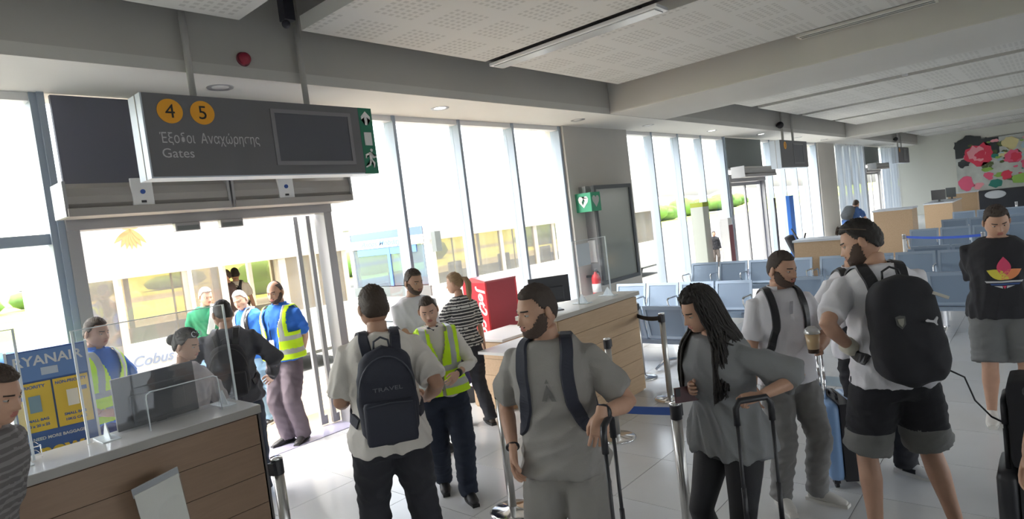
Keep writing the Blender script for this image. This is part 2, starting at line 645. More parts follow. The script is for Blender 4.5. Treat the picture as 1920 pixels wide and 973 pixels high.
def air_curtain(x0, x1, label, group):
    t = empty('air_curtain', ((x0 + x1) / 2, 6.12, 2.62), 0, label, 'air curtain', group)
    w = (x1 - x0) / 2 - 0.012
    bm = B()
    prof = [(-0.17, 0.13), (-0.15, 0.20), (-0.08, 0.245), (0.0, 0.25), (0.17, 0.25), (0.17, -0.02), (-0.02, -0.02), (-0.14, 0.03), (-0.17, 0.07)]
    a = [bm.verts.new((-w, y, z)) for y, z in prof]; b = [bm.verts.new((w, y, z)) for y, z in prof]
    bm.faces.new(a); bm.faces.new(b[::-1])
    for k in range(len(prof)):
        bm.faces.new((a[k], b[k], b[(k + 1) % len(prof)], a[(k + 1) % len(prof)]))
    bmesh.ops.recalc_face_normals(bm, faces=bm.faces)
    obj('casing', bm, M_AIRC, t)
    bm = B(); box(bm, -w, w, -0.20, 0.10, -0.035, 0.035, bev=0.008)
    obj('outlet', bm, M_AIRC, t)
    for s in (-1, 1):
        boxo('end_cap', s * w - 0.012, s * w + 0.012, -0.18, 0.17, -0.03, 0.255, M_ALUG, t)
    return t


for (a, b, lb) in ((1.42, 2.76, 'round-fronted grey air curtain over the left half of the open door'), (2.78, 4.14, 'round-fronted grey air curtain over the right half of the open door'),
                   (15.95, 18.3, 'air curtain above the second gate door'), (31.5, 34.3, 'air curtain above the third gate door')):
    air_curtain(a, b, lb, 'air curtains over the gate doors')
for x, lb in ((2.0, 'white control box with blue dial on the left air curtain'), (3.345, 'white control box with blue dial on the right air curtain')):
    t = empty('control_box', (x, 5.955, 2.62), 0, lb, 'control box', 'control boxes on the air curtains')
    boxo('box', -0.085, 0.085, -0.012, 0.02, 0.0, 0.27, M_WHITE, t, 0.006)
    bm = B(); lathe(bm, [(0.0, 0.0), (0.02, 0.0), (0.02, 0.01), (0, 0.012)], n=14)
    obj('dial', bm, M_BLUEB, t, loc=(0, -0.012, 0.15), rot=(RAD(90), 0, 0))
    boxo('slot', -0.02, 0.02, -0.016, -0.010, 0.055, 0.075, M_BLACK, t)
for x, lb in ((2.47, 'left motion sensor under the door header'), (2.90, 'right motion sensor under the door header')):
    t = empty('motion_sensor', (x, 6.34, 2.42), 0, lb, 'sensor', 'motion sensors under the door header')
    boxo('housing', -0.115, 0.115, -0.045, 0.03, 0.0, 0.08, M_ALUG, t, 0.006)
    boxo('lens', -0.10, 0.10, -0.050, -0.044, 0.01, 0.05, M_DARKG, t)

ORD = ('first', 'second', 'third', 'fourth', 'fifth', 'sixth', 'seventh', 'eighth', 'ninth', 'tenth', 'eleventh', 'twelfth', 'thirteenth')
# ------------------------------------------------------------ luminaires and ceiling fittings
for n, (x, y) in enumerate(((2.73, 5.77), (5.58, 5.87), (8.70, 5.90), (11.04, 5.88), (14.08, 5.90), (17.14, 5.85), (20.4, 5.87), (23.3, 5.88), (28.0, 5.88), (31.5, 5.88), (35, 5.88))):
    t = empty('downlight', (x, y, ZS), 0, '%s downlight counted along the white window soffit from the gate sign' % ORD[n], 'downlight', 'downlights along the window soffit')
    bm = B(); lathe(bm, [(0.075, 0.0), (0.115, -0.006), (0.12, 0.0), (0.12, 0.002), (0.075, 0.002)], n=28)
    obj('ring', bm, M_ALUG, t, True)
    bm = B(); lathe(bm, [(0, -0.001), (0.075, -0.001), (0.075, 0.001), (0, 0.001)], n=28)
    obj('diffuser', bm, mat('downlight_diffuser', (0.7, 0.7, 0.68), 0.3, emit=(1, 0.97, 0.9), estr=0.0 + (1.2 if n in (1, 4, 5) else 0.0)) if n not in (1, 4, 5) else mat('downlight_lit', (0.8, 0.8, 0.78), 0.3, emit=(1, 0.98, 0.94), estr=2.5), t, True)

M_LAMP = mat('opal_diffuser', (0.55, 0.56, 0.56), 0.25, spec=0.6)
t = empty('strip_luminaire', (5.72, 3.86, 3.99), 0, 'long unlit strip luminaire hanging in the slot between ceiling panels', 'ceiling light')
boxo('tray', -0.12, 0.12, -1.10, 1.10, 0.0, 0.035, M_WHITE, t, 0.006)
boxo('diffuser', -0.09, 0.09, -1.06, 1.06, -0.012, 0.0, M_LAMP, t, 0.004)
boxo('spine', -0.14, -0.05, -3.4, 1.12, 0.06, 0.16, M_BLACK, t)
for y in (-0.9, 0.9): boxo('hanger', -0.10, -0.07, y - 0.02, y + 0.02, 0.03, 0.08, M_BLACK, t)
t = empty('slot_diffuser', (8.74, 1.65, 4.03), 0, 'slotted air diffuser strip along the ceiling beam', 'air diffuser')
boxo('frame', -0.11, 0.11, -0.75, 0.75, 0.0, 0.03, M_SOFFIT, t)
for k in range(2): boxo('slot', -0.06 + k * 0.08, -0.03 + k * 0.08, -0.72, 0.72, -0.004, 0.001, M_DARKG, t)
for x, lb in ((14.4, 'first dark ceiling slot of the second bay'), (17.7, 'middle dark ceiling slot of the second bay'), (21.0, 'last dark ceiling slot of the second bay')):
    t = empty('ceiling_track', (x, -1, 4.10), 0, lb, 'ceiling track', 'dark tracks in the second bay ceiling')
    boxo('channel', -0.10, 0.10, -5.5, 5.95, 0.0, 0.05, M_DARKG, t)
    for y in (-3.5, 0.8, 3.1): boxo('spot', -0.04, 0.04, y - 0.05, y + 0.05, -0.06, 0.0, M_WHITE, t, 0.01)

t = empty('fire_alarm', (2.80, 5.40, 3.86), 0, 'red round fire alarm sounder on the grey bulkhead', 'fire alarm')
bm = B(); lathe(bm, [(0, 0.07), (0.035, 0.068), (0.052, 0.045), (0.055, 0.0), (0, 0)], n=28)
obj('sounder', bm, mat('alarm_red', (0.40, 0.03, 0.06), 0.4), t, True, rot=(RAD(90), 0, 0))
bm = B(); lathe(bm, [(0.06, 0.014), (0.064, 0.0), (0, 0), (0, 0.014)], n=28)
obj('base_ring', bm, mat('alarm_base', (0.25, 0.05, 0.08), 0.5), t, True, rot=(RAD(90), 0, 0))

# ------------------------------------------------------------ mural on the far wall
t = empty('mural', (39.05, 0.7, 2.22), 0, 'large painting of pink and red flowers on the far wall', 'painting')
boxo('canvas', -0.03, 0.02, -3.1, 3.12, -1.26, 1.28, mat('mural_ground', (0.50, 0.52, 0.49), 0.7, noise=0.45, nscale=1.6), t)
rm = random.Random(11)
pal = {'dark': (0.05, 0.055, 0.06), 'pink': (0.75, 0.12, 0.22), 'red': (0.70, 0.05, 0.10), 'leaf': (0.10, 0.13, 0.05), 'lime': (0.28, 0.48, 0.10), 'teal': (0.03, 0.22, 0.18), 'yel': (0.70, 0.62, 0.32), 'white': (0.75, 0.76, 0.75), 'rose': (0.85, 0.35, 0.40), 'sky': (0.40, 0.55, 0.62)}


def blot(cy, cz, r, colr, n=9, lift=0.0, sq=1.0, seedv=0):
    bm = B()
    pts = []
    for k in range(n * 2):
        a = pi * k / n
        rr = r * (0.75 + 0.5 * rm.random())
        pts.append((rr * cos(a), rr * sin(a) * sq))
    prism(bm, pts, 0.004, Matrix.Translation((-0.032 - lift, -cy + 0, cz)) @ Matrix.Rotation(RAD(-90), 4, 'Y') @ Matrix.Rotation(RAD(-90), 4, 'Z'))
    obj('brushmark', bm, mat('mural_' + colr, pal[colr], 0.7), t)


boxo('dark_corner', -0.034, -0.030, 1.35, 3.12, 0.45, 1.28, mat('mural_dark', pal['dark'], 0.7), t)
boxo('thin_frame', -0.032, 0.02, -3.14, 3.14, 1.28, 1.30, M_DARKG, t)
blot(-2.55, 1.0, 0.55, 'dark', lift=0.000); blot(-1.9, 0.95, 0.4, 'dark', lift=0.001); blot(-2.8, 0.2, 0.22, 'dark', lift=0.001)
for k in range(16): blot(-2.2 + rm.uniform(-0.5, 1.6), 0.35 + rm.uniform(-0.55, 0.7), rm.uniform(0.08, 0.2), 'leaf', 7, 0.004 + 0.0004 * k, 0.6)
blot(-2.2, 0.55, 0.52, 'red', 11, 0.012); blot(-2.25, 0.6, 0.36, 'rose', 10, 0.014); blot(-2.1, 0.5, 0.22, 'red', 8, 0.016)
blot(-0.85, 0.25, 0.34, 'pink', 9, 0.012); blot(-0.75, 0.2, 0.2, 'red', 8, 0.014); blot(-0.35, -0.15, 0.24, 'pink', 8, 0.013)
blot(-1.85, -0.55, 0.2, 'pink', 8, 0.013); blot(-1.15, -0.62, 0.22, 'red', 8, 0.013); blot(-2.75, -0.85, 0.32, 'pink', 8, 0.012); blot(-2.3, -1.05, 0.16, 'rose', 8, 0.012)
blot(-0.6, -0.85, 0.36, 'lime', 8, 0.012, 0.6); blot(-1.6, -0.95, 0.26, 'teal', 8, 0.012, 0.8); blot(0.55, -0.3, 0.55, 'teal', 9, 0.012); blot(0.5, -0.15, 0.36, 'lime', 9, 0.014)
blot(0.3, 0.75, 0.48, 'dark', 9, 0.012, 0.6); blot(-0.9, 0.9, 0.3, 'yel', 9, 0.011); blot(-0.1, 0.55, 0.3, 'yel', 8, 0.011); blot(0.0, 1.0, 0.15, 'red', 6, 0.013); blot(-0.4, 0.7, 0.14, 'sky', 6, 0.013)
for k in range(90): blot(rm.uniform(-2.95, 2.95), rm.uniform(-1.15, 1.15), rm.uniform(0.07, 0.24), rm.choice(['leaf', 'dark', 'pink', 'yel', 'rose', 'teal', 'sky', 'lime']), 6, 0.008 + 0.00004 * k, 0.5)
for k in range(14): blot(rm.uniform(1.0, 2.9), rm.uniform(-1.0, 1.0), rm.uniform(0.12, 0.4), rm.choice(['pink', 'leaf', 'lime', 'yel', 'rose', 'teal']), 8, 0.012 + 0.0005 * k)
# ============================================================ gate sign
def at(u, v, depth):
    """photo pixel at a distance along the view axis -> world point (used to read positions off the photograph)"""
    c = Vector(((u - 960) / 1164.0 * depth, -(v - 486.5) / 1164.0 * depth, -depth))
    return cam.matrix_world.to_3x3() @ c + Vector((0, 0, 2.1))


def gate_sign(x0, x1, y, z0, z1, label, nums, full=True):
    t = empty('gate_sign', ((x0 + x1) / 2, y, z0), 0, label, 'sign', 'hanging gate signs')
    cx_ = (x0 + x1) / 2
    w = (x1 - x0) / 2; h = z1 - z0
    boxo('housing', -w + 0.01, w - 0.01, 0.006, 0.24, 0, h, mat('sign_side_metal', (0.60, 0.66, 0.74), 0.4, 0.2), t, 0.004)
    boxo('face', -w, w - (0.16 if full else 0), -0.004, 0.006, 0.012, h - 0.0, M_DARKS, t)
    boxo('end_cap', -w - 0.012, -w + 0.01, -0.002, 0.25, 0, h, mat('sign_side_metal'), t)
    boxo('end_groove', -w - 0.016, -w - 0.011, 0.10, 0.112, 0, h, M_ALUG, t)
    for k, (s, cx2) in enumerate(nums):
        bm = B(); lathe(bm, [(0, 0), (0.096, 0), (0.096, 0.006), (0, 0.006)], n=40)
        o = obj('number_disc', bm, M_ORANGE, t)
        o.matrix_local = faceY(cx2 - cx_, -0.004, h - 0.135)
        text('number', s, 0.155, mat('print_black', (0.03, 0.03, 0.03), 0.5), o, Matrix.Translation((0, -0.052, 0.0065)), 0.001, 'CENTER')
    bm = B()
    sx0, sx1 = (-0.035, 0.80) if full else (-0.1, 0.75)
    a, b, c, d = cx_ + sx0 - cx_, cx_ + sx1 - cx_, h * 0.14, h * 0.90
    for q in ((a, b, d - 0.035, d), (a, b, c, c + 0.035), (a, a + 0.035, c + 0.035, d - 0.035), (b - 0.035, b, c + 0.035, d - 0.035)):
        box(bm, q[0], q[1], -0.016, -0.004, q[2], q[3])
    obj('screen_frame', bm, mat('sign_frame_grey', (0.26, 0.26, 0.28), 0.4, 0.3), t)
    boxo('screen', a + 0.035, b - 0.035, -0.008, -0.003, c + 0.035, d - 0.035, M_DARKGLASS, t)
    if full:
        text('lettering', '\u0388\u03be\u03bf\u03b4\u03bf\u03b9  \u0391\u03bd\u03b1\u03c7\u03ce\u03c1\u03b7\u03c3\u03b7\u03c2', 0.115, mat('sign_letters', (0.55, 0.55, 0.57), 0.5), t, faceY(1.925 - cx_, -0.0045, h - 0.385), 0.001, 'LEFT', xs=0.70)
        text('lettering', 'Gates', 0.105, mat('sign_letters'), t, faceY(1.925 - cx_, -0.0045, h - 0.50), 0.001, 'LEFT')
        boxo('exit_strip', w - 0.16, w, -0.006, 0.006, 0.0, h, M_GREEN, t)
        MM = faceY(w - 0.08, -0.0075, 0)
        bm = B()
        prism(bm, [(-0.016, h * 0.74), (0.016, h * 0.74), (0.016, h * 0.86), (0.055, h * 0.82), (0.055, h * 0.87), (0, h * 0.95), (-0.055, h * 0.87), (-0.055, h * 0.82), (-0.016, h * 0.86)], 0.002, MM)
        obj('arrow', bm, M_PRINTW, t)
        bm = B(); prism(bm, [(-0.045, h * 0.43), (0.045, h * 0.43), (0.045, h * 0.63), (-0.045, h * 0.63)], 0.002, MM)
        obj('door_symbol', bm, M_PRINTW, t)
        bm = B()
        T2 = MM @ Matrix.Translation((0, h * 0.08, 0))
        k = 0.19
        for poly in ([(-.05 * 1, .86), (.05, .98), (.14, .93), (.12, .82), (.02, .78)],):
            pass
        pts = lambda L: [(x * k, y * k) for x, y in L]
        prism(bm, pts([(0.02, 0.98), (0.10, 1.06), (0.20, 1.0), (0.18, 0.90), (0.08, 0.86)]), 0.002, T2)
        prism(bm, pts([(-0.06, 0.86), (0.14, 0.84), (0.10, 0.46), (-0.06, 0.44)]), 0.002, T2)
        prism(bm, pts([(-0.04, 0.84), (-0.30, 0.74), (-0.32, 0.52), (-0.25, 0.52), (-0.22, 0.68), (-0.02, 0.74)]), 0.002, T2)
        prism(bm, pts([(0.12, 0.84), (0.22, 0.62), (0.38, 0.66), (0.38, 0.58), (0.17, 0.52), (0.08, 0.70)]), 0.002, T2)
        prism(bm, pts([(0.10, 0.48), (0.26, 0.30), (0.20, 0.04), (0.12, 0.04), (0.16, 0.27), (0.0, 0.42)]), 0.002, T2)
        prism(bm, pts([(-0.06, 0.46), (-0.10, 0.22), (-0.38, 0.10), (-0.34, 0.03), (-0.04, 0.15), (0.06, 0.44)]), 0.002, T2)
        tag(obj('running_figure_symbol', bm, M_PRINTW, t), kind='stuff')
    for xr in (2.29, 3.34):
        o = tube('hanging_rod', [(xr - cx_ if full else (xr - 2.8) * 0.8, 0.14, h), (xr - cx_ if full else (xr - 2.8) * 0.8, 0.14, ZR - z0)], 0.028 if full else 0.03, mat('rod_paint', (0.50, 0.49, 0.46), 0.5), t)
    return t


M_DARKS = mat('sign_slate', (0.165, 0.165, 0.18), 0.5)
gate_sign(1.84, 3.97, 5.2, 2.785, 3.445, 'large hanging grey gate sign with orange discs 4 and 5', (('4', 2.03), ('5', 2.28)))
gate_sign(16.5, 18.78, 5.2, 2.70, 3.41, 'hanging gate sign of the second bay', (('3', 16.9),), False)
gate_sign(32.2, 34.9, 5.2, 2.74, 3.45, 'hanging gate sign of the third bay, before the end wall', (('2', 32.6),), False)
t = empty('ceiling_camera', (3.10, 5.08, 4.05), 0, 'small black camera bracket beside the sign rod', 'camera')
boxo('bracket', -0.05, 0.05, -0.05, 0.05, 0.10, 0.55, mat('dark_bracket', (0.05, 0.05, 0.065), 0.5), t)
bm = B(); ellipsoid(bm, (-0.02, 0, 0.07), (0.038, 0.038, 0.038)); obj('dome', bm, mat('dark_bracket'), t, True)
for (x, y, lb) in ((17.0, 5.3, 'small black camera beside the second sign'), (32.6, 5.3, 'small black camera beside the third sign')):
    t = empty('ceiling_camera', (x, y, 3.82), 0, lb, 'camera')
    bm = B(); ellipsoid(bm, (0, 0, 0), (0.09, 0.09, 0.09)); obj('dome', bm, M_BLACK, t, True)
    boxo('bracket', -0.03, 0.03, 0.02, 0.12, -0.03, 0.03, M_BLACK, t)

# ============================================================ notice board, green heart sign, extinguisher
t = empty('notice_board', (9.90, 6.2, 0.83), 0, 'tall dark-framed glazed notice board on the grey pier', 'notice board')
W2, H2 = 0.645, 1.78
boxo('back_box', -W2, W2, -0.05, 0.15, 0, H2, mat('board_side', (0.30, 0.30, 0.31), 0.5), t)
bm = B()
for q in ((-W2, W2, H2 - 0.07, H2), (-W2, W2, 0, 0.07), (-W2, -W2 + 0.07, 0.07, H2 - 0.07), (W2 - 0.07, W2, 0.07, H2 - 0.07)):
    box(bm, q[0], q[1], -0.09, -0.05, q[2], q[3])
obj('frame', bm, mat('board_frame', (0.09, 0.10, 0.11), 0.4), t)
boxo('glass_front', -W2 + 0.07, W2 - 0.07, -0.062, -0.052, 0.07, H2 - 0.07, mat('board_glass', (0.30, 0.32, 0.30), 0.12, spec=0.6), t)
t = empty('defibrillator_sign', (9.16, 6.19, 2.16), 0, 'green box sign with a white heart on the pier', 'sign')
boxo('box', -0.15, 0.15, -0.16, 0.16, 0, 0.33, mat('heart_green', (0.05, 0.36, 0.20), 0.5), t)
heart = [(0, -0.11), (-0.09, -0.01), (-0.105, 0.05), (-0.075, 0.09), (-0.035, 0.09), (0, 0.055), (0.035, 0.09), (0.075, 0.09), (0.105, 0.05), (0.09, -0.01)]
bm = B(); prism(bm, heart, 0.004, Matrix.Translation((-0.150, 0, 0.18)) @ Matrix.Rotation(RAD(-90), 4, 'Z') @ Matrix.Rotation(RAD(90), 4, 'X')); obj('heart', bm, M_PRINTW, t)
bm = B(); prism(bm, heart, 0.004, faceY(0, -0.160, 0.18)); obj('heart', bm, mat('print_white_shaded', (0.5, 0.52, 0.5), 0.5), t)  # same white heart, shade of the darker front face put into its colour
bm = B(); prism(bm, [(0.01, 0.06), (-0.03, -0.005), (-0.003, -0.005), (-0.012, -0.06), (0.03, 0.012), (0.003, 0.012)], 0.003, Matrix.Translation((-0.1545, 0, 0.18)) @ Matrix.Rotation(RAD(-90), 4, 'Z') @ Matrix.Rotation(RAD(90), 4, 'X')); obj('bolt_symbol', bm, M_GREEN, t)
boxo('wall_bracket', -0.02, 0.10, 0.02, 0.16, 0.33, 0.45, M_ALUG, t)

t = empty('fire_extinguisher', (9.10, 6.17, 0.62), 0, 'red fire extinguisher hanging on the pier behind the desk', 'fire extinguisher')
bm = B(); lathe(bm, [(0, 0), (0.075, 0.01), (0.08, 0.05), (0.08, 0.36), (0.06, 0.42), (0.025, 0.45), (0.025, 0.48), (0, 0.48)], n=20); obj('cylinder', bm, M_RED, t, True)
bm = B(); lathe(bm, [(0.0805, 0.12), (0.082, 0.12), (0.082, 0.27), (0.0805, 0.27)], n=20); obj('instruction_label', bm, M_PRINTW, t, True)
boxo('wall_hook', -0.03, 0.03, 0.06, 0.185, 0.38, 0.42, M_BLACK, t)
boxo('valve', -0.03, 0.05, -0.02, 0.02, 0.48, 0.53, M_BLACK, t, 0.006)
tube('hose', [(0.03, 0, 0.50), (0.10, -0.02, 0.44), (0.11, -0.02, 0.25), (0.09, -0.01, 0.10)], 0.012, M_BLACK, t)
t = empty('wall_cabinet', (9.40, 6.25, 1.25), 0, 'small white wall cabinet with dark screen beside the heart sign', 'cabinet')
boxo('case', -0.17, 0.17, -0.06, 0.10, 0, 0.40, M_WHITE, t, 0.01)
boxo('window', -0.09, 0.09, -0.066, -0.058, 0.10, 0.34, M_DARKG, t)


# ============================================================ check-in desks
def acrylic(label, x0, x1, y, z0, z1, rz=0, group='clear acrylic screens on the desks', cat='screen'):
    t = empty('acrylic_screen', ((x0 + x1) / 2, y, z0), rz, label, cat, group)
    w = (x1 - x0) / 2; h = z1 - z0
    boxo('sheet', -w + 0.012, w - 0.012, -0.003, 0.003, 0.004, h - 0.01, M_PLEXI, t)
    boxo('edge', -w, -w + 0.012, -0.006, 0.006, 0.004, h, M_PLEXE, t)
    boxo('edge', w - 0.012, w, -0.006, 0.006, 0.004, h, M_PLEXE, t)
    boxo('edge', -w, w, -0.004, 0.004, h - 0.006, h, M_PLEXE, t)
    for s in (-1, 1):
        bm = B(); box(bm, s * w * 0.78 - 0.05, s * w * 0.78 + 0.05, -0.10, 0.10, 0.0, 0.007, bev=0.002)
        obj('foot', bm, M_PLEXE, t)
        bm = B(); prism(bm, [(-0.07, 0.007), (0.07, 0.007), (0.005, 0.10), (-0.005, 0.10)], 0.006, Matrix.Translation((s * w * 0.78, 0, 0)) @ Matrix.Rotation(RAD(90), 4, 'Z') @ Matrix.Rotation(RAD(90), 4, 'X'))
        obj('foot_rib', bm, M_PLEXE, t)
    return t


def monitor(label, x, y, z, rz, w=0.47, h=0.30, rear=True):
    t = empty('monitor', (x, y, z), rz, label, 'monitor')
    bm = B(); box(bm, -w / 2, w / 2, -0.012, 0.012, 0.075, 0.075 + h, bev=0.004); obj('panel', bm, M_BLACKM, t)
    boxo('screen', -w / 2 + 0.012, w / 2 - 0.012, 0.012, 0.0135, 0.087, 0.063 + h, M_BLACK, t)
    bm = B(); box(bm, -w * 0.33, w * 0.33, -0.045, -0.010, 0.10, 0.075 + h * 0.62, bev=0.012); obj('rear_housing', bm, M_BLACKM, t)
    boxo('stand', -0.03, 0.03, -0.035, -0.015, 0.006, 0.16, M_BLACKM, t)
    boxo('stand_base', -0.11, 0.11, -0.09, 0.09, 0, 0.010, M_BLACKM, t, 0.003)
    return t


M_BLACKM = mat('monitor_black', (0.035, 0.037, 0.045), 0.4)


def plank_front(parent, x0, x1, y, z0, z1, m, n, nx=-1, name='plank', depth=0.018, axis='x'):
    h = (z1 - z0) / n
    for k in range(n):
        a, b = z0 + k * h + 0.002, z0 + (k + 1) * h - 0.002
        if axis == 'x': o = boxo(name, x0, x1, y, y + depth, a, b, m, parent)
        else: o = boxo(name, y, y + depth, x0, x1, a, b, m, parent)


# near desk (front face along y = 4.13)
t = empty('check_in_desk', (0.9, 4.35, 0), 0, 'nearest boarding desk with brown plank front and grey worktop', 'desk')
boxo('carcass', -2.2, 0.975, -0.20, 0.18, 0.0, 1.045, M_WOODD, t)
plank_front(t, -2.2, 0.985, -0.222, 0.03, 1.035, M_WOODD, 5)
boxo('end_panel', 0.975, 1.0, -0.222, 0.20, 0.0, 1.045, mat('dark_edge', (0.12, 0.11, 0.11), 0.5), t)
bm = B(); box(bm, -2.25, 1.0, -0.24, 0.22, 1.045, 1.10, bev=0.004); obj('worktop', bm, M_TOP, t)
boxo('worktop_front', -2.25, 1.0, -0.246, -0.240, 1.046, 1.097, M_TOPE, t)
acrylic('left acrylic screen on the nearest desk, before the yellow-blue stand', 0.05, 0.72, 4.40, 1.10, 1.86)
acrylic('wide acrylic screen on the nearest desk, before the seated agent', 0.98, 1.89, 4.42, 1.10, 1.79)
monitor('black monitor seen from behind on the nearest desk', 1.415, 4.52, 1.025, 2, 0.50, 0.335)
# bent acrylic arch
t = empty('acrylic_riser', (1.50, 4.30, 1.10), 0, 'bent clear acrylic arch standing before the monitor', 'acrylic stand')
bm = B()
arc = [(-0.22, 0, 0.0), (-0.22, 0, 0.20), (-0.215, 0, 0.228), (-0.19, 0, 0.24), (0.19, 0, 0.24), (0.215, 0, 0.228), (0.22, 0, 0.20), (0.22, 0, 0.0)]
pr = None
for p in arc:
    q = [bm.verts.new((p[0], -0.02, p[2])), bm.verts.new((p[0] * 0.98, -0.02, p[2] - 0.005)), bm.verts.new((p[0] * 0.98, 0.02, p[2] - 0.005)), bm.verts.new((p[0], 0.02, p[2]))]
    if pr:
        for k in range(4): bm.faces.new((pr[k], pr[(k + 1) % 4], q[(k + 1) % 4], q[k]))
    pr = q
obj('arch', bm, M_PLEXI, t)
tube('bright_edge', [Vector(p) + Vector((0, -0.022, 0)) for p in arc], 0.004, M_PLEXE, t, 6)
# leaning leaflet holder against the desk front
t = empty('leaflet_holder', (1.21, 4.118, 0.56), 0, 'white sheet in a clear holder leaning on the desk front', 'leaflet holder')
Mh = Matrix.Rotation(RAD(-9), 4, 'Y') @ Matrix.Rotation(RAD(14), 4, 'X')
bm = B(); box(bm, -0.12, 0.12, -0.115, -0.111, 0.0, 0.36, M=Mh); obj('sheet', bm, mat('paper', (0.85, 0.82, 0.74), 0.7), t)
bm = B(); box(bm, -0.125, 0.125, -0.121, -0.117, -0.01, 0.40, M=Mh); obj('cover', bm, M_PLEXI, t)
bm = B(); box(bm, -0.125, 0.125, -0.110, -0.104, 0.34, 0.40, M=Mh); obj('clip_bar', bm, mat('clip_grey', (0.45, 0.46, 0.48), 0.4), t)
bm = B(); box(bm, -0.05, 0.05, -0.105, -0.008, 0.30, 0.32, M=Mh); obj('hook', bm, M_PLEXE, t)
# wire tray at the left end
t = empty('wire_tray', (0.62, 4.50, 1.10), 0, 'small wire tray on the nearest desk beside the boy', 'tray')
for z in (0.02, 0.07):
    tube('wire', [(-0.14, -0.06, z), (0.14, -0.06, z), (0.14, 0.08, z), (-0.14, 0.08, z), (-0.14, -0.06, z)], 0.003, M_CHROME, t, 6)
for x in (-0.14, -0.05, 0.05, 0.14): tube('wire', [(x, -0.06, 0.0), (x, -0.06, 0.075)], 0.003, M_CHROME, t, 6)

# second desk
t = empty('check_in_desk', (5.50, 3.98, 0), 0, 'second boarding desk of pale oak planks, behind the bearded man', 'desk')
boxo('carcass', -0.74, 0.74, -0.24, 0.22, 0.0, 1.115, M_WOOD, t)
plank_front(t, -0.75, 0.755, -0.262, 0.02, 1.105, M_WOOD, 6)
plank_front(t, -0.25, 0.21, -0.760, 0.02, 1.105, M_WOOD, 6, axis='y')
bm = B(); box(bm, -0.80, 0.80, -0.285, 0.25, 1.115, 1.16, bev=0.004); obj('worktop', bm, mat('beige_worktop', (0.50, 0.47, 0.42), 0.3), t)
boxo('lower_worktop', -0.95, 0.5, 0.22, 0.70, 0.78, 0.81, M_WHITE, t)
t = empty('side_desk', (5.05, 5.20, 0), 0, 'low pale oak side desk with white top by the second desk', 'desk')
boxo('carcass', -0.0, 0.75, -0.42, 0.12, 0.0, 0.80, M_WOOD, t)
plank_front(t, -0.42, 0.12, -0.018, 0.02, 0.79, M_WOOD, 4, axis='y')
boxo('top', -0.03, 0.78, -0.45, 0.15, 0.80, 0.83, M_WHITE, t, 0.004)
acrylic('acrylic screen with taped paper on the second desk', 5.40, 6.06, 3.92, 1.16, 1.84)
o = boxo('paper_notice', 5.46, 5.70, 3.908, 3.911, 1.56, 1.80, mat('paper_cool', (0.62, 0.68, 0.74), 0.6)); tag(o, 'pale paper notice taped on the second desk screen', 'notice')
monitor('black monitor on the second desk', 5.05, 4.02, 1.16, -35, 0.44, 0.28)
tube_o = empty('acrylic_riser', (4.86, 3.90, 1.16), 10, 'small acrylic arch beside the second desk monitor', 'acrylic stand')
tube('bright_edge', [(-0.1, 0, 0), (-0.1, 0, 0.2), (-0.08, 0, 0.22), (0.08, 0, 0.22), (0.1, 0, 0.2), (0.1, 0, 0)], 0.004, M_PLEXE, tube_o, 6)

# far desks
def far_desk(label, x, y, w, d, h, rz=0, m=None):
    t = empty('service_desk', (x, y, 0), rz, label, 'desk', 'pale wood desks further down the hall')
    boxo('carcass', -w / 2, w / 2, -d / 2, d / 2, 0, h - 0.04, m or M_WOOD, t)
    boxo('worktop', -w / 2 - 0.02, w / 2 + 0.02, -d / 2 - 0.02, d / 2 + 0.02, h - 0.04, h, mat('pale_top', (0.62, 0.66, 0.72), 0.4), t)
    return t


far_desk('pale wood desk behind the coffee man', 13.0, 3.30, 0.55, 1.25, 1.12)
far_desk('tall wood counter rising above the blue seats', 19.6, 3.35, 0.8, 0.9, 1.28)
far_desk('wooden counter near the far windows', 26.5, 3.05, 2.6, 0.8, 1.10)
far_desk('wooden counter below the flower painting', 29.6, 2.75, 0.7, 0.9, 1.25)
for x, y, rz, lb in ((25.9, 3.1, 60, 'small monitor on the wooden counter near the far windows'), (27.4, 2.9, 40, 'dark monitor on the wooden counter near the painting')):
    monitor(lb, x, y, 1.10, rz, 0.5, 0.34)
t = empty('counter_back', (38.7, 0.4, 0), 0, 'long black counter under the flower painting', 'counter')
boxo('body', -0.35, 0.35, -3.2, 2.6, 0, 0.92, mat('counter_black', (0.02, 0.022, 0.03), 0.4), t)
boxo('top', -0.38, 0.36, -3.25, 2.65, 0.92, 0.96, M_BLACK, t)
bm = B(); ellipsoid(bm, (-0.36, 1.9, 0.72), (0.03, 0.42, 0.20)); obj('pale_emblem', bm, mat('pale_stone', (0.5, 0.52, 0.55), 0.6), t, True)

# ============================================================ airline gauges
BL = mat('airline_blue', (0.055, 0.125, 0.36), 0.5)
BLL = mat('airline_blue_light', (0.12, 0.23, 0.50), 0.5)
YL = mat('airline_yellow', (0.72, 0.50, 0.06), 0.5)
t = empty('baggage_gauge', (1.075, 5.56, 0), -12, 'blue and yellow baggage gauge stand beside the door', 'baggage gauge')
boxo('back_board', -0.23, 0.23, 0.0, 0.03, 0.30, 1.62, BL, t)
boxo('base', -0.25, 0.25, -0.22, 0.24, 0.0, 0.30, BL, t)
boxo('header_panel', -0.225, 0.225, -0.010, 0.0, 1.40, 1.61, BLL, t)
text('lettering', 'RYANAIR', 0.098, mat('letter_pale', (0.62, 0.64, 0.66), 0.5), t, faceY(0, -0.0105, 1.51), 0.001, 'CENTER', bold=0.002)
boxo('logo_plate', -0.05, 0.05, -0.013, -0.010, 1.43, 1.485, mat('plate_pale', (0.45, 0.52, 0.62), 0.5), t)
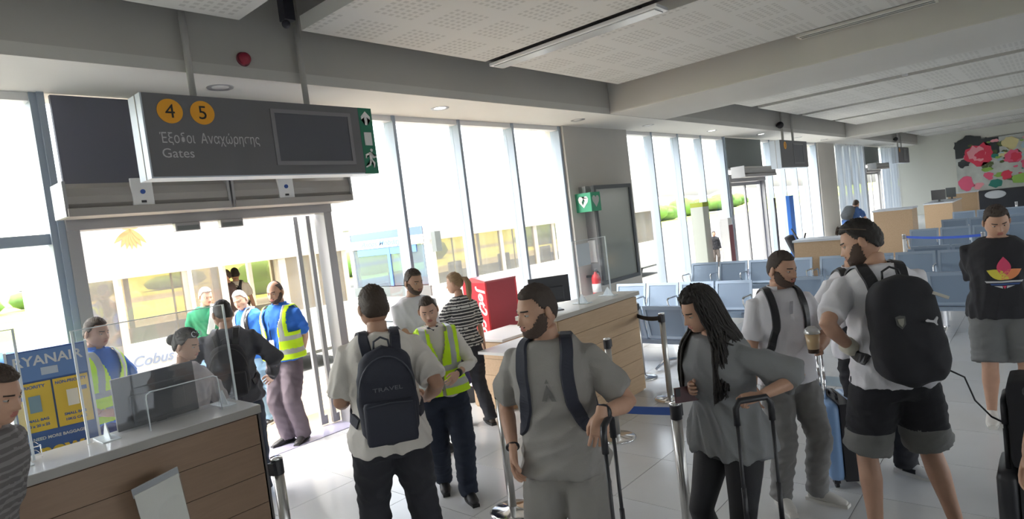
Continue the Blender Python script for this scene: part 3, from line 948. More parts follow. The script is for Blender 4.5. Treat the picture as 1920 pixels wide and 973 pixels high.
for s in (-1, 1):
    p = boxo('info_panel', s * 0.112 - 0.106, s * 0.112 + 0.106, -0.010, 0.0, 1.03, 1.385, YL, t)
    text('lettering', 'PRIORITY' if s < 0 else 'NON-PRIORITY', 0.030, BL, p, faceY(s * 0.112, -0.0105, 1.345), 0.0005, 'CENTER', bold=0.001, xs=1.1 if s < 0 else 0.9)
    boxo('bag_picture', s * 0.112 - 0.035, s * 0.112 + 0.035, -0.013, -0.010, 1.17, 1.29, mat('bag_blue_grey', (0.22, 0.33, 0.42), 0.5) if s < 0 else mat('paper'), p)
    boxo('tag_picture', s * 0.112 + (0.045 if s > 0 else -0.085), s * 0.112 + (0.09 if s > 0 else -0.05), -0.013, -0.010, 1.27, 1.30, BL, p)
    text('lettering', 'SMALL BAG', 0.026, BL, p, faceY(s * 0.112, -0.0105, 1.105), 0.0005, 'CENTER', bold=0.001)
    text('lettering', '40 x 20 x 25' if s < 0 else '10KG CASE', 0.026, BL, p, faceY(s * 0.112, -0.0105, 1.065), 0.0005, 'CENTER', bold=0.001)
text('lettering', 'NEED MORE BAGGAGE', 0.030, mat('letter_pale'), t, faceY(0, -0.001, 0.965), 0.001, 'CENTER', bold=0.001)
text('lettering', 'now', 0.15, YL, t, faceY(0, -0.001, 0.83), 0.001, 'CENTER', bold=0.006)
boxo('lower_panel', -0.12, 0.17, -0.010, 0.0, 0.60, 0.78, YL, t)
for s in (-1, 1): boxo('side_rail', s * 0.236 - 0.008, s * 0.236 + 0.008, -0.02, 0.04, 0.30, 1.63, M_PLEXE, t)
t = empty('info_stand', (0.42, 5.15, 0), -8, 'green board behind the boy at the left end of the desk', 'info stand')
boxo('board', -0.30, 0.25, 0, 0.03, 0.3, 1.17, mat('board_green', (0.03, 0.16, 0.07), 0.5), t)
boxo('print_patch', 0.0, 0.05, -0.004, 0, 1.03, 1.09, mat('patch_pale', (0.35, 0.45, 0.25), 0.5), t)
boxo('base', -0.3, 0.25, -0.15, 0.15, 0, 0.3, M_BLACK, t)


def red_gauge(label, x, y, rz, h=1.40, word=True):
    t = empty('baggage_gauge', (x, y, 0), rz, label, 'baggage gauge')
    red = mat('airline_red', (0.72, 0.03, 0.05), 0.4); red2 = mat('airline_red_dark', (0.38, 0.03, 0.05), 0.4); red3 = mat('red_lid', (0.50, 0.12, 0.13), 0.25)
    boxo('side_panel', -0.25, -0.225, -0.24, 0.30, 0, h, red, t)
    boxo('side_panel', 0.225, 0.25, -0.24, 0.30, 0, h, red, t)
    boxo('back_panel', -0.225, 0.225, 0.275, 0.30, 0, h, red2, t)
    boxo('front_panel', -0.225, 0.225, -0.24, -0.20, 0.78 if word else 0.0, h, red2, t)
    bm = B()
    prism(bm, [(-0.245, h), (0.30, h), (0.30, h + 0.02), (0.05, h + 0.07), (-0.245, h + 0.02)], 0.50, Matrix.Translation((-0.25, 0, 0)) @ Matrix.Rotation(RAD(90), 4, 'Z') @ Matrix.Rotation(RAD(90), 4, 'X'))
    obj('lid', bm, red3, t)
    boxo('shelf', -0.225, 0.225, -0.24, 0.27, 0.74, 0.77, M_WHITE, t)
    boxo('cage', -0.225, 0.225, -0.20, 0.25, 0.0, 0.06, red, t)
    for k in range(3): tube('cage_bar', [(-0.225 + 0.225 * k, -0.22, 0.06), (-0.225 + 0.225 * k, -0.22, 0.74)], 0.008, red, t, 6)
    if word:
        text('lettering', 'Jet2.com', 0.225, M_PRINTW, t, Matrix.Translation((-0.251, -0.06, 1.33)) @ Matrix.Rotation(RAD(-90), 4, 'Z') @ Matrix.Rotation(RAD(90), 4, 'X') @ Matrix.Rotation(RAD(-90), 4, 'Z'), 0.001, 'LEFT', shear=0.15, bold=0.006)
    return t


red_gauge('tall red baggage gauge with white lettering by the windows', 5.95, 5.72, -12)
t = empty('baggage_gauge', (13.75, 5.65, 0), 0, 'narrow maroon gauge box with white top beside the second gate door', 'baggage gauge')
boxo('body', -0.12, 0.12, -0.10, 0.10, 0, 1.50, mat('maroon_box', (0.20, 0.05, 0.07), 0.5), t)
boxo('top_cage', -0.11, 0.11, -0.09, 0.09, 1.50, 1.66, M_WHITE, t)
boxo('side_trim', -0.14, -0.12, -0.10, 0.10, 0, 1.60, M_WHITE, t)
t = empty('totem', (18.0, 5.55, 0), 0, 'bright blue upright sign post by the second bay windows', 'totem')
boxo('body', -0.17, 0.17, -0.05, 0.05, 0.03, 1.97, mat('totem_blue', (0.04, 0.20, 0.72), 0.35), t, 0.01)
boxo('base', -0.25, 0.25, -0.18, 0.18, 0, 0.03, M_STEEL, t)
t = empty('pole', (18.45, 6.1, 0), 0, 'thin black pole beside the blue totem', 'pole')
tube('shaft', [(0, 0, 0.02), (0, 0, 1.95)], 0.03, M_BLACK, t)
bm = B(); lathe(bm, [(0, 0), (0.16, 0), (0.16, 0.02), (0, 0.025)]); obj('base', bm, M_BLACK, t)
t = empty('locker_cabinet', (13.55, 6.15, 0), 0, 'grey-green cabinet between the second bay windows', 'cabinet')
boxo('body', -0.16, 0.16, -0.15, 0.15, 0.02, 1.98, mat('cabinet_grey_green', (0.42, 0.45, 0.41), 0.6), t, 0.008)
boxo('cap', -0.16, 0.16, -0.15, 0.15, 1.98, 2.08, mat('cap_green', (0.30, 0.36, 0.04), 0.6), t)
boxo('plinth', -0.17, 0.17, -0.16, 0.16, 0.0, 0.03, M_DARKG, t)
t = empty('exit_notice', (20.45, 6.38, 1.50), 0, 'small red and white notice on the window mullion', 'notice')
boxo('plate', -0.10, 0.10, -0.012, 0.0, 0, 0.30, M_PRINTW, t)
boxo('red_mark', -0.07, 0.07, -0.016, -0.012, 0.09, 0.24, M_RED, t)


# ============================================================ seats
def make_bench(n, name='airport_bench'):
    """n seats in a row along local x, facing -y; rear seen from +y"""
    t = empty(name)
    P = 0.60
    L = n * P
    boxo('beam', -L / 2 + 0.05, L / 2 - 0.05, 0.02, 0.09, 0.30, 0.36, M_SEATF, t, 0.008)
    bm = B()
    # seat pan with rolled lip
    pr = None
    for (y, z) in ((-0.27, 0.385), (-0.275, 0.415), (-0.25, 0.432), (-0.10, 0.405), (0.08, 0.385), (0.155, 0.40)):
        q = [bm.verts.new((-0.275, y, z)), bm.verts.new((0.275, y, z)), bm.verts.new((0.275, y + 0.004, z - 0.018)), bm.verts.new((-0.275, y + 0.004, z - 0.018))]
        if pr:
            for k in range(4): bm.faces.new((pr[k], pr[(k + 1) % 4], q[(k + 1) % 4], q[k]))
        else: bm.faces.new(q[::-1])
        pr = q
    bm.faces.new(pr)
    bmesh.ops.recalc_face_normals(bm, faces=bm.faces)
    seat = bpy.data.meshes.new('seat'); bm.to_mesh(seat); bm.free(); seat.materials.append(M_SEAT)
    bm = B()
    Mb = Matrix.Translation((0, 0.155, 0.40)) @ Matrix.Rotation(RAD(-14), 4, 'X')
    box(bm, -0.262, 0.262, -0.004, 0.004, 0.02, 0.43, M=Mb)
    back = bpy.data.meshes.new('backrest'); bm.to_mesh(back); bm.free(); back.materials.append(M_SEAT)
    bm = B()
    for q in ((-0.285, 0.285, 0.405, 0.45), (-0.285, 0.285, 0.0, 0.035), (-0.285, -0.245, 0.035, 0.405), (0.245, 0.285, 0.035, 0.405)):
        box(bm, q[0], q[1], -0.014, 0.014, q[2], q[3], M=Mb)
    rim = bpy.data.meshes.new('backrest_rim'); bm.to_mesh(rim); bm.free(); rim.materials.append(M_SEATF)
    for k in range(n):
        x = -L / 2 + P * (k + 0.5)
        for nm, me in (('seat', seat), ('backrest', back)):
            o = bpy.data.objects.new(nm, me); COL.objects.link(o); o.parent = t; o.location = (x, 0, 0)
        r = bpy.data.objects.new('backrest_rim', rim); COL.objects.link(r); r.parent = o
    bm = B()
    loft(bm, [(0, 0.16, 0.45), (0, 0.14, 0.60), (0, 0.10, 0.64), (0, -0.18, 0.64), (0, -0.21, 0.62), (0, -0.20, 0.56), (0, -0.06, 0.38)], 0.014, 8, up=(1, 0, 0))
    arm = bpy.data.meshes.new('armrest'); bm.to_mesh(arm); bm.free(); arm.materials.append(M_CHROME)
    for k in range(n + 1):
        o = bpy.data.objects.new('armrest', arm); COL.objects.link(o); o.parent = t; o.location = (-L / 2 + P * k, 0, 0)
    bm = B()
    loft(bm, [(0, 0.05, 0.33), (0, 0.05, 0.06), ], [0.026, 0.022], 8)
    loft(bm, [(0, -0.28, 0.018), (0, -0.24, 0.03), (0, 0.05, 0.075), (0, 0.30, 0.03), (0, 0.34, 0.018)], [0.016, 0.018, 0.024, 0.018, 0.016], 8, up=(1, 0, 0))
    lg = bpy.data.meshes.new('leg'); bm.to_mesh(lg); bm.free(); lg.materials.append(M_CHROME)
    for s in (-1, 1):
        o = bpy.data.objects.new('leg', lg); COL.objects.link(o); o.parent = t; o.location = (s * (L / 2 - 0.45), 0, 0)
    return t


protos = {}
G = 'blue-grey perforated steel bench rows'
for (x, y, n, face, lb) in (
        (7.35, 4.75, 4, '+', 'bench of four steel seats nearest the second desk, seen from behind'),
        (9.05, 4.70, 4, '-', 'steel bench facing the second desk, below the notice board'),
        (9.75, 1.95, 4, '+', 'steel bench behind the coffee man and the tattooed man'),
        (9.75, -0.60, 4, '+', 'steel bench behind the man in the black trefoil shirt'),
        (11.95, 4.65, 4, '-', 'steel bench along the second bay windows'),
        (11.95, 2.15, 4, '-', 'steel bench in front of the pale wood desk'),
        (13.35, 0.55, 5, '+', 'steel bench just before the blue barrier belt'),
        (13.35, -2.6, 5, '+', 'steel bench at the right edge before the belt'),
        (17.0, 1.2, 5, '-', 'steel bench facing the camera beyond the blue belt'),
        (17.0, -1.9, 5, '-', 'steel bench facing the camera at the right edge beyond the belt'),
        (20.3, 0.9, 5, '+', 'steel bench in front of the far wooden counter'),
        (20.3, -2.3, 5, '+', 'steel bench in front of the black counter, right edge'),
        (23.2, 1.0, 5, '-', 'farthest steel bench row before the painting'),
        (23.2, -2.3, 5, '-', 'farthest steel bench at the right edge')):
    if n not in protos:
        b = protos[n] = make_bench(n)
    else:
        b = copy_tree(protos[n])
    b.location = (x, y, 0)
    b.rotation_euler = (0, 0, RAD(90) if face == '+' else RAD(-90))
    tag(b, lb, 'bench', G)


# ============================================================ stanchions
def stanchion(label, x, y, lean=0.0, white=False, dirn=0):
    t = empty('stanchion', (x, y, 0), dirn, label, 'stanchion', 'retractable belt posts')
    bm = B(); lathe(bm, [(0.0, 0.0), (0.17, 0.0), (0.172, 0.012), (0.15, 0.024), (0.06, 0.034), (0.03, 0.045), (0.0, 0.045)], n=36); obj('base', bm, M_CHROME if not white else M_WHITE, t, True)
    tube('post', [(0, 0, 0.03), (0, 0, 0.86)], 0.031, M_STEEL if not white else M_WHITE, t, 20)
    bm = B(); lathe(bm, [(0.0, 0.0), (0.034, 0.0), (0.034, 0.085), (0.0, 0.085)], c=(0, 0, 0.855), n=24); obj('cassette', bm, M_BLACK if not white else M_ALUG, t)
    boxo('belt_slot', 0.030, 0.052, -0.02, 0.02, 0.862, 0.932, M_BLACK, t)
    bm = B(); lathe(bm, [(0.0, 0.0), (0.036, 0.0), (0.033, 0.012), (0.0, 0.014)], c=(0, 0, 0.94), n=24); obj('cap', bm, M_CHROME, t, True)
    return t


SP = {'near': (2.02, 4.02), 'centre': (3.20, 3.13), 'mid': (4.78, 3.20), 'right': (3.24, 1.745), 'far': (6.02, 3.29), 'side': (6.70, 4.00)}
stanchion('belt post at the corner of the nearest desk', 1.62, 3.40, dirn=200)
stanchion('belt post left of the bearded man in grey', *SP['centre'])
stanchion('belt post half hidden behind the bearded man', *SP['mid'])
stanchion('belt post between the bearded man and the long-haired woman', *SP['right'])
stanchion('belt post right of the second desk, before the bench', *SP['far'], dirn=180)
stanchion('belt post close to the second desk corner', *SP['side'])
stanchion('white belt post left of the blue barrier belt', 14.6, 2.38, white=True)
stanchion('white belt post beside the trefoil man holding the belt', 13.9, 1.05, white=True)
stanchion('white belt post in front of the black counter', 24.2, 0.97, white=True)


def belt(label, a, b, z=0.895, sag=0.03, m=None):
    bm = B(); pr = None
    a, b = Vector((*a, z)), Vector((*b, z))
    d = (b - a).normalized(); s = Vector((-d.y, d.x, 0)) * 0.0015
    a = a + d * 0.05; b = b - d * 0.036
    for i in range(13):
        t_ = i / 12
        p = a.lerp(b, t_) - Vector((0, 0, sag * 4 * t_ * (1 - t_)))
        q = [bm.verts.new(p - s - Vector((0, 0, 0.024))), bm.verts.new(p + s - Vector((0, 0, 0.024))), bm.verts.new(p + s + Vector((0, 0, 0.024))), bm.verts.new(p - s + Vector((0, 0, 0.024)))]
        if pr:
            for k in range(4): bm.faces.new((pr[k], pr[(k + 1) % 4], q[(k + 1) % 4], q[k]))
        pr = q
    tag(obj('barrier_belt', bm, m or M_BLUEB), label, 'barrier belt')


belt('blue belt running from the centre post behind the bearded man to the right post', SP['centre'], SP['right'])
belt('dark belt from the second desk to the far post', (6.3, 3.85), SP['far'], m=M_BLACK)
belt('long bright blue belt across the seating rows', (14.6, 2.38), (13.9, 1.05), m=mat('belt_bright', (0.04, 0.12, 0.62), 0.6))


# ============================================================ suitcases
def suitcase(label, x, y, rz, w, d, h, shellm, bandm, hz=1.02, pole=0.30, polem=None, bw=0.018):
    t = empty('suitcase', (x, y, 0), rz, label, 'suitcase')
    z0 = 0.055
    bm = B(); box(bm, -w / 2, w / 2, -d / 2, -bw + 0.006, z0, z0 + h, bev=0.045 if min(w, d) > 0.2 else 0.03); obj('front_shell', bm, shellm, t, True)
    bm = B(); box(bm, -w / 2, w / 2, bw - 0.006, d / 2, z0, z0 + h, bev=0.045 if min(w, d) > 0.2 else 0.03); obj('rear_shell', bm, shellm, t, True)
    bm = B(); box(bm, -w / 2 + 0.002, w / 2 - 0.002, -bw, bw, z0 + 0.002, z0 + h - 0.002, bev=0.004); obj('zip_band', bm, bandm, t)
    for k in range(5):
        xx = -w * 0.32 + w * 0.16 * k
        boxo('rib', xx - 0.010, xx + 0.010, -d / 2 - 0.005, -d / 2 + 0.004, z0 + 0.07, z0 + h - 0.07, shellm, t, 0.003)
    for sx in (-1, 1):
        for sy in (-1, 1):
            bm = B(); lathe(bm, [(0, -0.011), (0.024, -0.011), (0.024, 0.011), (0, 0.011)], n=18)
            wv = obj('wheel', bm, M_BLACK, t); wv.location = (sx * (w / 2 - 0.05), sy * (d / 2 - 0.045), 0.025); wv.rotation_euler = (RAD(90), 0, 0)
            boxo('fork', -0.02, 0.02, -0.02, 0.02, 0.035, 0.07, M_BLACK, t).location = (sx * (w / 2 - 0.05), sy * (d / 2 - 0.045), 0)
    pm = polem or M_BLACK
    top = hz
    for s in (-1, 1):
        tube('telescopic_pole', [(s * pole / 2, d / 2 - 0.05, z0 + h - 0.02), (s * pole / 2, d / 2 - 0.05, top - 0.10)], 0.0085, pm, t, 10)
        tube('telescopic_pole', [(s * pole / 2, d / 2 - 0.05, z0 + h - 0.02), (s * pole / 2, d / 2 - 0.05, z0 + h + 0.20)], 0.0115, pm, t, 10)
    tube('handle', [(-pole / 2, d / 2 - 0.05, top - 0.11), (-pole / 2, d / 2 - 0.05, top - 0.03), (-pole / 2 + 0.02, d / 2 - 0.05, top), (pole / 2 - 0.02, d / 2 - 0.05, top), (pole / 2, d / 2 - 0.05, top - 0.03), (pole / 2, d / 2 - 0.05, top - 0.11)], 0.015, M_BLACK, t, 10)
    tube('carry_handle', [(-0.08, 0.02, z0 + h), (-0.07, 0.02, z0 + h + 0.03), (0.07, 0.02, z0 + h + 0.03), (0.08, 0.02, z0 + h)], 0.010, M_BLACK, t, 8)
    return t


# ============================================================ blue buggy near the red gauge
t = empty('pushchair', (5.25, 5.72, 0), 25, 'navy folded pushchair with black wheels before the red gauge', 'pushchair')
nv = mat('navy_cloth', (0.03, 0.045, 0.16), 0.8, bump=0.3)
bm = B(); box(bm, -0.20, 0.20, -0.14, 0.14, 0.20, 0.80, bev=0.05); obj('folded_seat', bm, nv, t, True)
bm = B(); box(bm, -0.17, 0.17, -0.10, 0.16, 0.78, 0.98, bev=0.05); obj('hood', bm, mat('hood_blue', (0.10, 0.22, 0.45), 0.7), t, True)
for x, y, r in ((-0.20, -0.16, 0.10), (0.20, -0.16, 0.10), (-0.20, 0.16, 0.13), (0.20, 0.16, 0.13)):
    bm = B(); lathe(bm, [(r * 0.72, -0.018), (r, -0.02), (r, 0.02), (r * 0.72, 0.018)], n=24)
    wv = obj('wheel', bm, M_BLACK, t); wv.location = (x, y, r); wv.rotation_euler = (0, RAD(90), 0)
    bm = B(); lathe(bm, [(0, -0.012), (r * 0.70, -0.010), (r * 0.70, 0.010), (0, 0.012)], n=16)
    obj('hub', bm, M_ALUG, wv)
for s in (-1, 1): tube('frame_tube', [(s * 0.20, -0.16, 0.10), (s * 0.19, 0.0, 0.5), (s * 0.18, 0.14, 1.02)], 0.012, M_ALUG, t, 8)
tube('handlebar', [(-0.18, 0.14, 1.02), (-0.10, 0.17, 1.07), (0.10, 0.17, 1.07), (0.18, 0.14, 1.02)], 0.014, M_BLACK, t, 8)
bm = B(); box(bm, -0.02, 0.17, -0.20, -0.15, 0.62, 0.78, bev=0.01); obj('label_card', bm, mat('tag_grey', (0.5, 0.5, 0.52), 0.6), t)
bm = B(); box(bm, -0.30, -0.02, -0.12, 0.1, 0.80, 1.05, bev=0.04); tag(obj('shoulder_bag', bm, M_BLACKC, None, True, loc=(5.13, 5.62, 0)), 'black shoulder bag hanging on the navy pushchair', 'bag')

t = empty('pushchair', (17.2, 5.05, 0), 35, 'dark folded pushchair leaning by the blue totem', 'pushchair')
tube('frame_tube', [(-0.1, -0.2, 0.1), (0.1, 0.25, 1.1)], 0.02, M_BLACK, t, 8)
tube('frame_tube', [(-0.1, 0.25, 0.1), (0.1, -0.1, 0.95)], 0.02, M_BLACK, t, 8)
bm = B(); box(bm, -0.12, 0.12, -0.10, 0.10, 0.30, 1.0, M=Matrix.Rotation(RAD(-22), 4, 'X'), bev=0.04); obj('seat_cloth', bm, M_BLACKC, t, True)
for y in (-0.2, 0.25):
    bm = B(); lathe(bm, [(0, -0.02), (0.09, -0.02), (0.09, 0.02), (0, 0.02)], n=20); w_ = obj('wheel', bm, M_BLACK, t, loc=(-0.1, y, 0.09), rot=(0, RAD(90), 0))

# flat grey-blue strip on the floor
t = boxo('floor_strip', 6.95, 7.30, 1.55, 2.35, 0.0005, 0.003, mat('strip_blue_grey', (0.30, 0.38, 0.44), 0.4)); tag(t, 'grey-blue strip on the floor between the coffee man and suitcase', 'floor hatch')
# ============================================================ people
SKIN = {
    'fair': mat('skin_fair', (0.62, 0.38, 0.28), 0.5, noise=0.10, nscale=14),
    'tan': mat('skin_tan', (0.52, 0.305, 0.21), 0.5, noise=0.12, nscale=14),
    'olive': mat('skin_olive', (0.40, 0.22, 0.15), 0.5, noise=0.12, nscale=14),
}
LIPS = mat('lips', (0.42, 0.16, 0.13), 0.45)
EYEW = mat('eye_white', (0.42, 0.39, 0.37), 0.5)
IRIS = mat('iris', (0.035, 0.02, 0.012), 0.2)
INK = mat('tattoo_ink', (0.13, 0.10, 0.09), 0.55, noise=0.6, nscale=60)


def ik(a, b, l1, l2, pole):
    """middle joint of a two-bone chain from a to b bent towards pole"""
    a, b, pole = Vector(a), Vector(b), Vector(pole)
    d = b - a
    L = min(max(d.length, 0.05), (l1 + l2) * 0.999)
    d.normalize()
    b2 = a + d * L
    t = (l1 * l1 - l2 * l2 + L * L) / (2 * L)
    h = math.sqrt(max(l1 * l1 - t * t, 0))
    p = (pole - d * pole.dot(d))
    p = p.normalized() if p.length > 1e-6 else Vector((0, 1, 0))
    return a + d * t + p * h, b2


def head_points(d, female=False):
    x, y, z = d[:, 0] * 0.074, d[:, 1] * 0.098, d[:, 2] * 0.118
    t = np.clip(-d[:, 2], 0, 1)
    x = x * (1 + 0.16 * np.sin(np.clip(t, 0, 1) * np.pi) * 0.8 - (0.10 if female else 0.02) * t)
    y = y + 0.042 * t ** 1.6
    y = np.where(d[:, 1] < 0, y * 1.04, y * 0.97)
    m = sstep(0.15, 0.55, d[:, 1])
    ax = np.abs(x)
    s = np.clip((0.006 - z) / 0.042, 0, 1)
    w = 0.0085 + 0.0075 * s ** 2
    A = (0.003 + 0.020 * s ** 1.3) * sstep(-0.049, -0.038, z) * sstep(0.022, 0.004, z)
    dy = A * np.exp(-(x / w) ** 2)
    dy -= 0.0085 * np.exp(-((ax - 0.031) / 0.015) ** 2 - ((z - 0.001) / 0.011) ** 2)
    dy += (0.002 if female else 0.005) * np.exp(-((z - 0.020) / 0.008) ** 2) * np.exp(-(x / 0.045) ** 4)
    dy += 0.004 * np.exp(-((ax - 0.045) / 0.018) ** 2 - ((z + 0.03) / 0.02) ** 2)
    dy += 0.006 * np.exp(-((z + 0.058) / 0.005) ** 2) * np.exp(-(x / 0.022) ** 4)
    dy += 0.007 * np.exp(-((z + 0.069) / 0.006) ** 2) * np.exp(-(x / 0.020) ** 4)
    dy -= 0.004 * np.exp(-((z + 0.080) / 0.006) ** 2) * np.exp(-(x / 0.02) ** 2)
    dy += 0.006 * np.exp(-((z + 0.098) / 0.012) ** 2 - (x / 0.022) ** 2)
    y = y + dy * m
    return np.stack([x, y, z], 1)


NU, NV = 88, 64


def head_grid():
    v = np.linspace(0, np.pi, NV + 1)[1:-1]
    # denser rows around the features
    u = np.linspace(0, 2 * np.pi, NU, endpoint=False)
    u = u - 0.35 * np.sin(2 * (u - np.pi / 2)) * 0.5 - 0.0
    D = np.array([[sin(a) * cos(b), sin(a) * sin(b), cos(a)] for a in v for b in u])
    D = np.vstack([[[0, 0, 1.0]], D, [[0, 0, -1.0]]])
    F = []
    for k in range(NU):
        F.append((0, 1 + k, 1 + (k + 1) % NU))
    for j in range(NV - 2):
        for k in range(NU):
            a, b = 1 + j * NU + k, 1 + j * NU + (k + 1) % NU
            F.append((a, a + NU, b + NU, b))
    last = len(D) - 1
    for k in range(NU):
        F.append((last, last - NU + (k + 1) % NU, last - NU + k))
    return D, F


HD, HF = head_grid()


def grid_normals(P):
    me = bpy.data.meshes.new('t')
    me.from_pydata(P.tolist(), [], HF)
    me.update()
    n = normals(me)
    bpy.data.meshes.remove(me)
    return n


HP = {f: head_points(HD, f) for f in (False, True)}
HN = {f: grid_normals(HP[f]) for f in (False, True)}


def hairline(p, style):
    """signed height above the hairline"""
    x, y, z = p[:, 0], p[:, 1], p[:, 2]
    front = 0.066 if style != 'receding' else 0.085
    zl = np.where(y > 0.045, front, 0)
    side = 0.066 - (0.045 - y) / 0.030 * 0.07
    zl = np.where((y <= 0.045) & (y > 0.012), np.interp(y, [0.012, 0.045], [0.0, front]), zl)
    zl = np.where((y <= 0.012) & (y > -0.022), 0.008 - 0.0 * side, zl)
    zl = np.where(y <= -0.022, np.interp(y, [-0.06, -0.022], [-0.060, -0.010]), zl)
    if style == 'sides':
        pass
    return z - zl


def shell(name, mask_val, off, mt, parent, female, M, rough=0.0, seed=0):
    P, N = HP[female], HN[female]
    keep = [f for f in HF if min(mask_val[i] for i in f) > 0]
    if not keep: return None
    used = sorted({i for f in keep for i in f})
    idx = {v: i for i, v in enumerate(used)}
    rs = np.random.RandomState(abs(int(seed)))
    p, n = P[used], N[used]
    o = off[used] if hasattr(off, '__len__') else np.full(len(used), off)
    if rough:
        q = np.sin(p @ rs.normal(size=(3, 6)) * 330 + rs.rand(6) * 6).mean(1)
        o = o * (1 + rough * q * 2)
    v = p + n * o[:, None]
    me = bpy.data.meshes.new(name)
    nn = len(used)
    lo = p - n * 0.003
    F = [tuple(idx[i] for i in f) for f in keep]
    from collections import Counter
    ec = Counter()
    for f in F:
        for a, b in zip(f, f[1:] + f[:1]):
            ec[(a, b)] += 1
    G = list(F)
    for (a, b) in ec:
        if (b, a) not in ec:
            G.append((b, a, a + nn, b + nn))
    G += [tuple(i + nn for i in f[::-1]) for f in F]
    me.from_pydata(np.vstack([v, lo]).tolist(), [], G)
    me.transform(M)
    return link(name, me, mt, parent, True)


HANDS = {}


def hand_mesh(curl, side, thumb=0.6, spread=1.0):
    """right hand: fingers +y, back of the hand +z, thumb on -x. Left is mirrored."""
    key = (round(curl, 2), side, thumb)
    if key in HANDS: return HANDS[key]
    bm = B()
    loft(bm, [(0, -0.03, 0), (0, 0.0, 0), (0, 0.035, 0), (0.0, 0.07, -0.001), (0, 0.095, -0.002)],
         [(0.025, 0.019), (0.027, 0.018), (0.038, 0.016), (0.042, 0.014), (0.038, 0.011)], 14, up=(1, 0, 0), fixed=(Vector((1, 0, 0)), Vector((0, 0, 1))))
    roots = [(-0.030, 0.074, 0.0088, -4), (-0.010, 0.082, 0.0090, -1), (0.011, 0.077, 0.0088, 2), (0.030, 0.060, 0.0078, 7)]
    for i, (x, L, r, sp) in enumerate(roots):
        p = Vector((x, 0.088 - (0.006 if i == 3 else 0), -0.002))
        a = 0.0
        pts, rr = [p - Vector((0, 0.02, 0))], [r]
        for seg, fr in enumerate((0.45, 0.31, 0.24)):
            a += curl * (0.75, 1.0, 0.8)[seg] * (1 + 0.12 * i)
            pts.append(p.copy()); rr.append(r * (1.05, 0.98, 0.92)[seg])
            d = Vector((sin(RAD(sp)) * cos(a) * spread, cos(a), -sin(a)))
            mid = p + d * L * fr * 0.5
            pts.append(mid); rr.append(r * (0.95, 0.9, 0.86)[seg])
            p = p + d * L * fr
        pts.append(p); rr.append(r * 0.6)
        loft(bm, pts, rr, 8, up=(1, 0, 0))
    t = thumb
    loft(bm, [(-0.018, 0.015, -0.004), (-0.036, 0.036, -0.010), (-0.052 + 0.012 * t, 0.062, -0.018 - 0.014 * t),
              (-0.058 + 0.026 * t, 0.086, -0.024 - 0.026 * t), (-0.058 + 0.032 * t, 0.097, -0.026 - 0.030 * t)],
         [0.015, 0.0125, 0.0110, 0.0092, 0.006], 8, up=(0, 0, 1))
    if side == 'L':
        for v in bm.verts: v.co.x *= -1
    me = evaluate(bm, 0.0036, 2)
    HANDS[key] = me
    return me


def bend_fn(fwd, side, twist):
    F, S, T = RAD(fwd), RAD(side), RAD(twist)
    piv = Vector((0, 0, 0.97))

    def U(p):
        p = Vector(p)
        t = min(max((p.z - 0.90) / 0.30, 0), 1)
        t = t * t * (3 - 2 * t)
        R = Matrix.Rotation(-F * t, 3, 'X') @ Matrix.Rotation(S * t, 3, 'Y') @ Matrix.Rotation(T * t, 3, 'Z')
        return piv + R @ (p - piv)

    def RM():
        return Matrix.Rotation(-F, 3, 'X') @ Matrix.Rotation(S, 3, 'Y') @ Matrix.Rotation(T, 3, 'Z')
    return U, RM()


MALE = [(0.80, .150, .100, 0), (0.88, .170, .118, -.004), (0.95, .170, .120, -.006), (1.03, .155, .110, 0), (1.12, .148, .104, .004), (1.22, .158, .110, .006),
        (1.33, .172, .118, .004), (1.39, .174, .112, -.004), (1.435, .152, .096, -.010), (1.475, .112, .076, -.014), (1.505, .072, .062, -.014)]
FEMALE = [(0.80, .150, .104, 0), (0.88, .172, .122, -.006), (0.95, .166, .118, -.008), (1.03, .140, .100, 0), (1.12, .126, .090, .004), (1.22, .138, .104, .012),
          (1.32, .148, .112, .012), (1.375, .146, .100, 0), (1.42, .130, .086, -.010), (1.46, .096, .070, -.014), (1.49, .062, .056, -.014)]


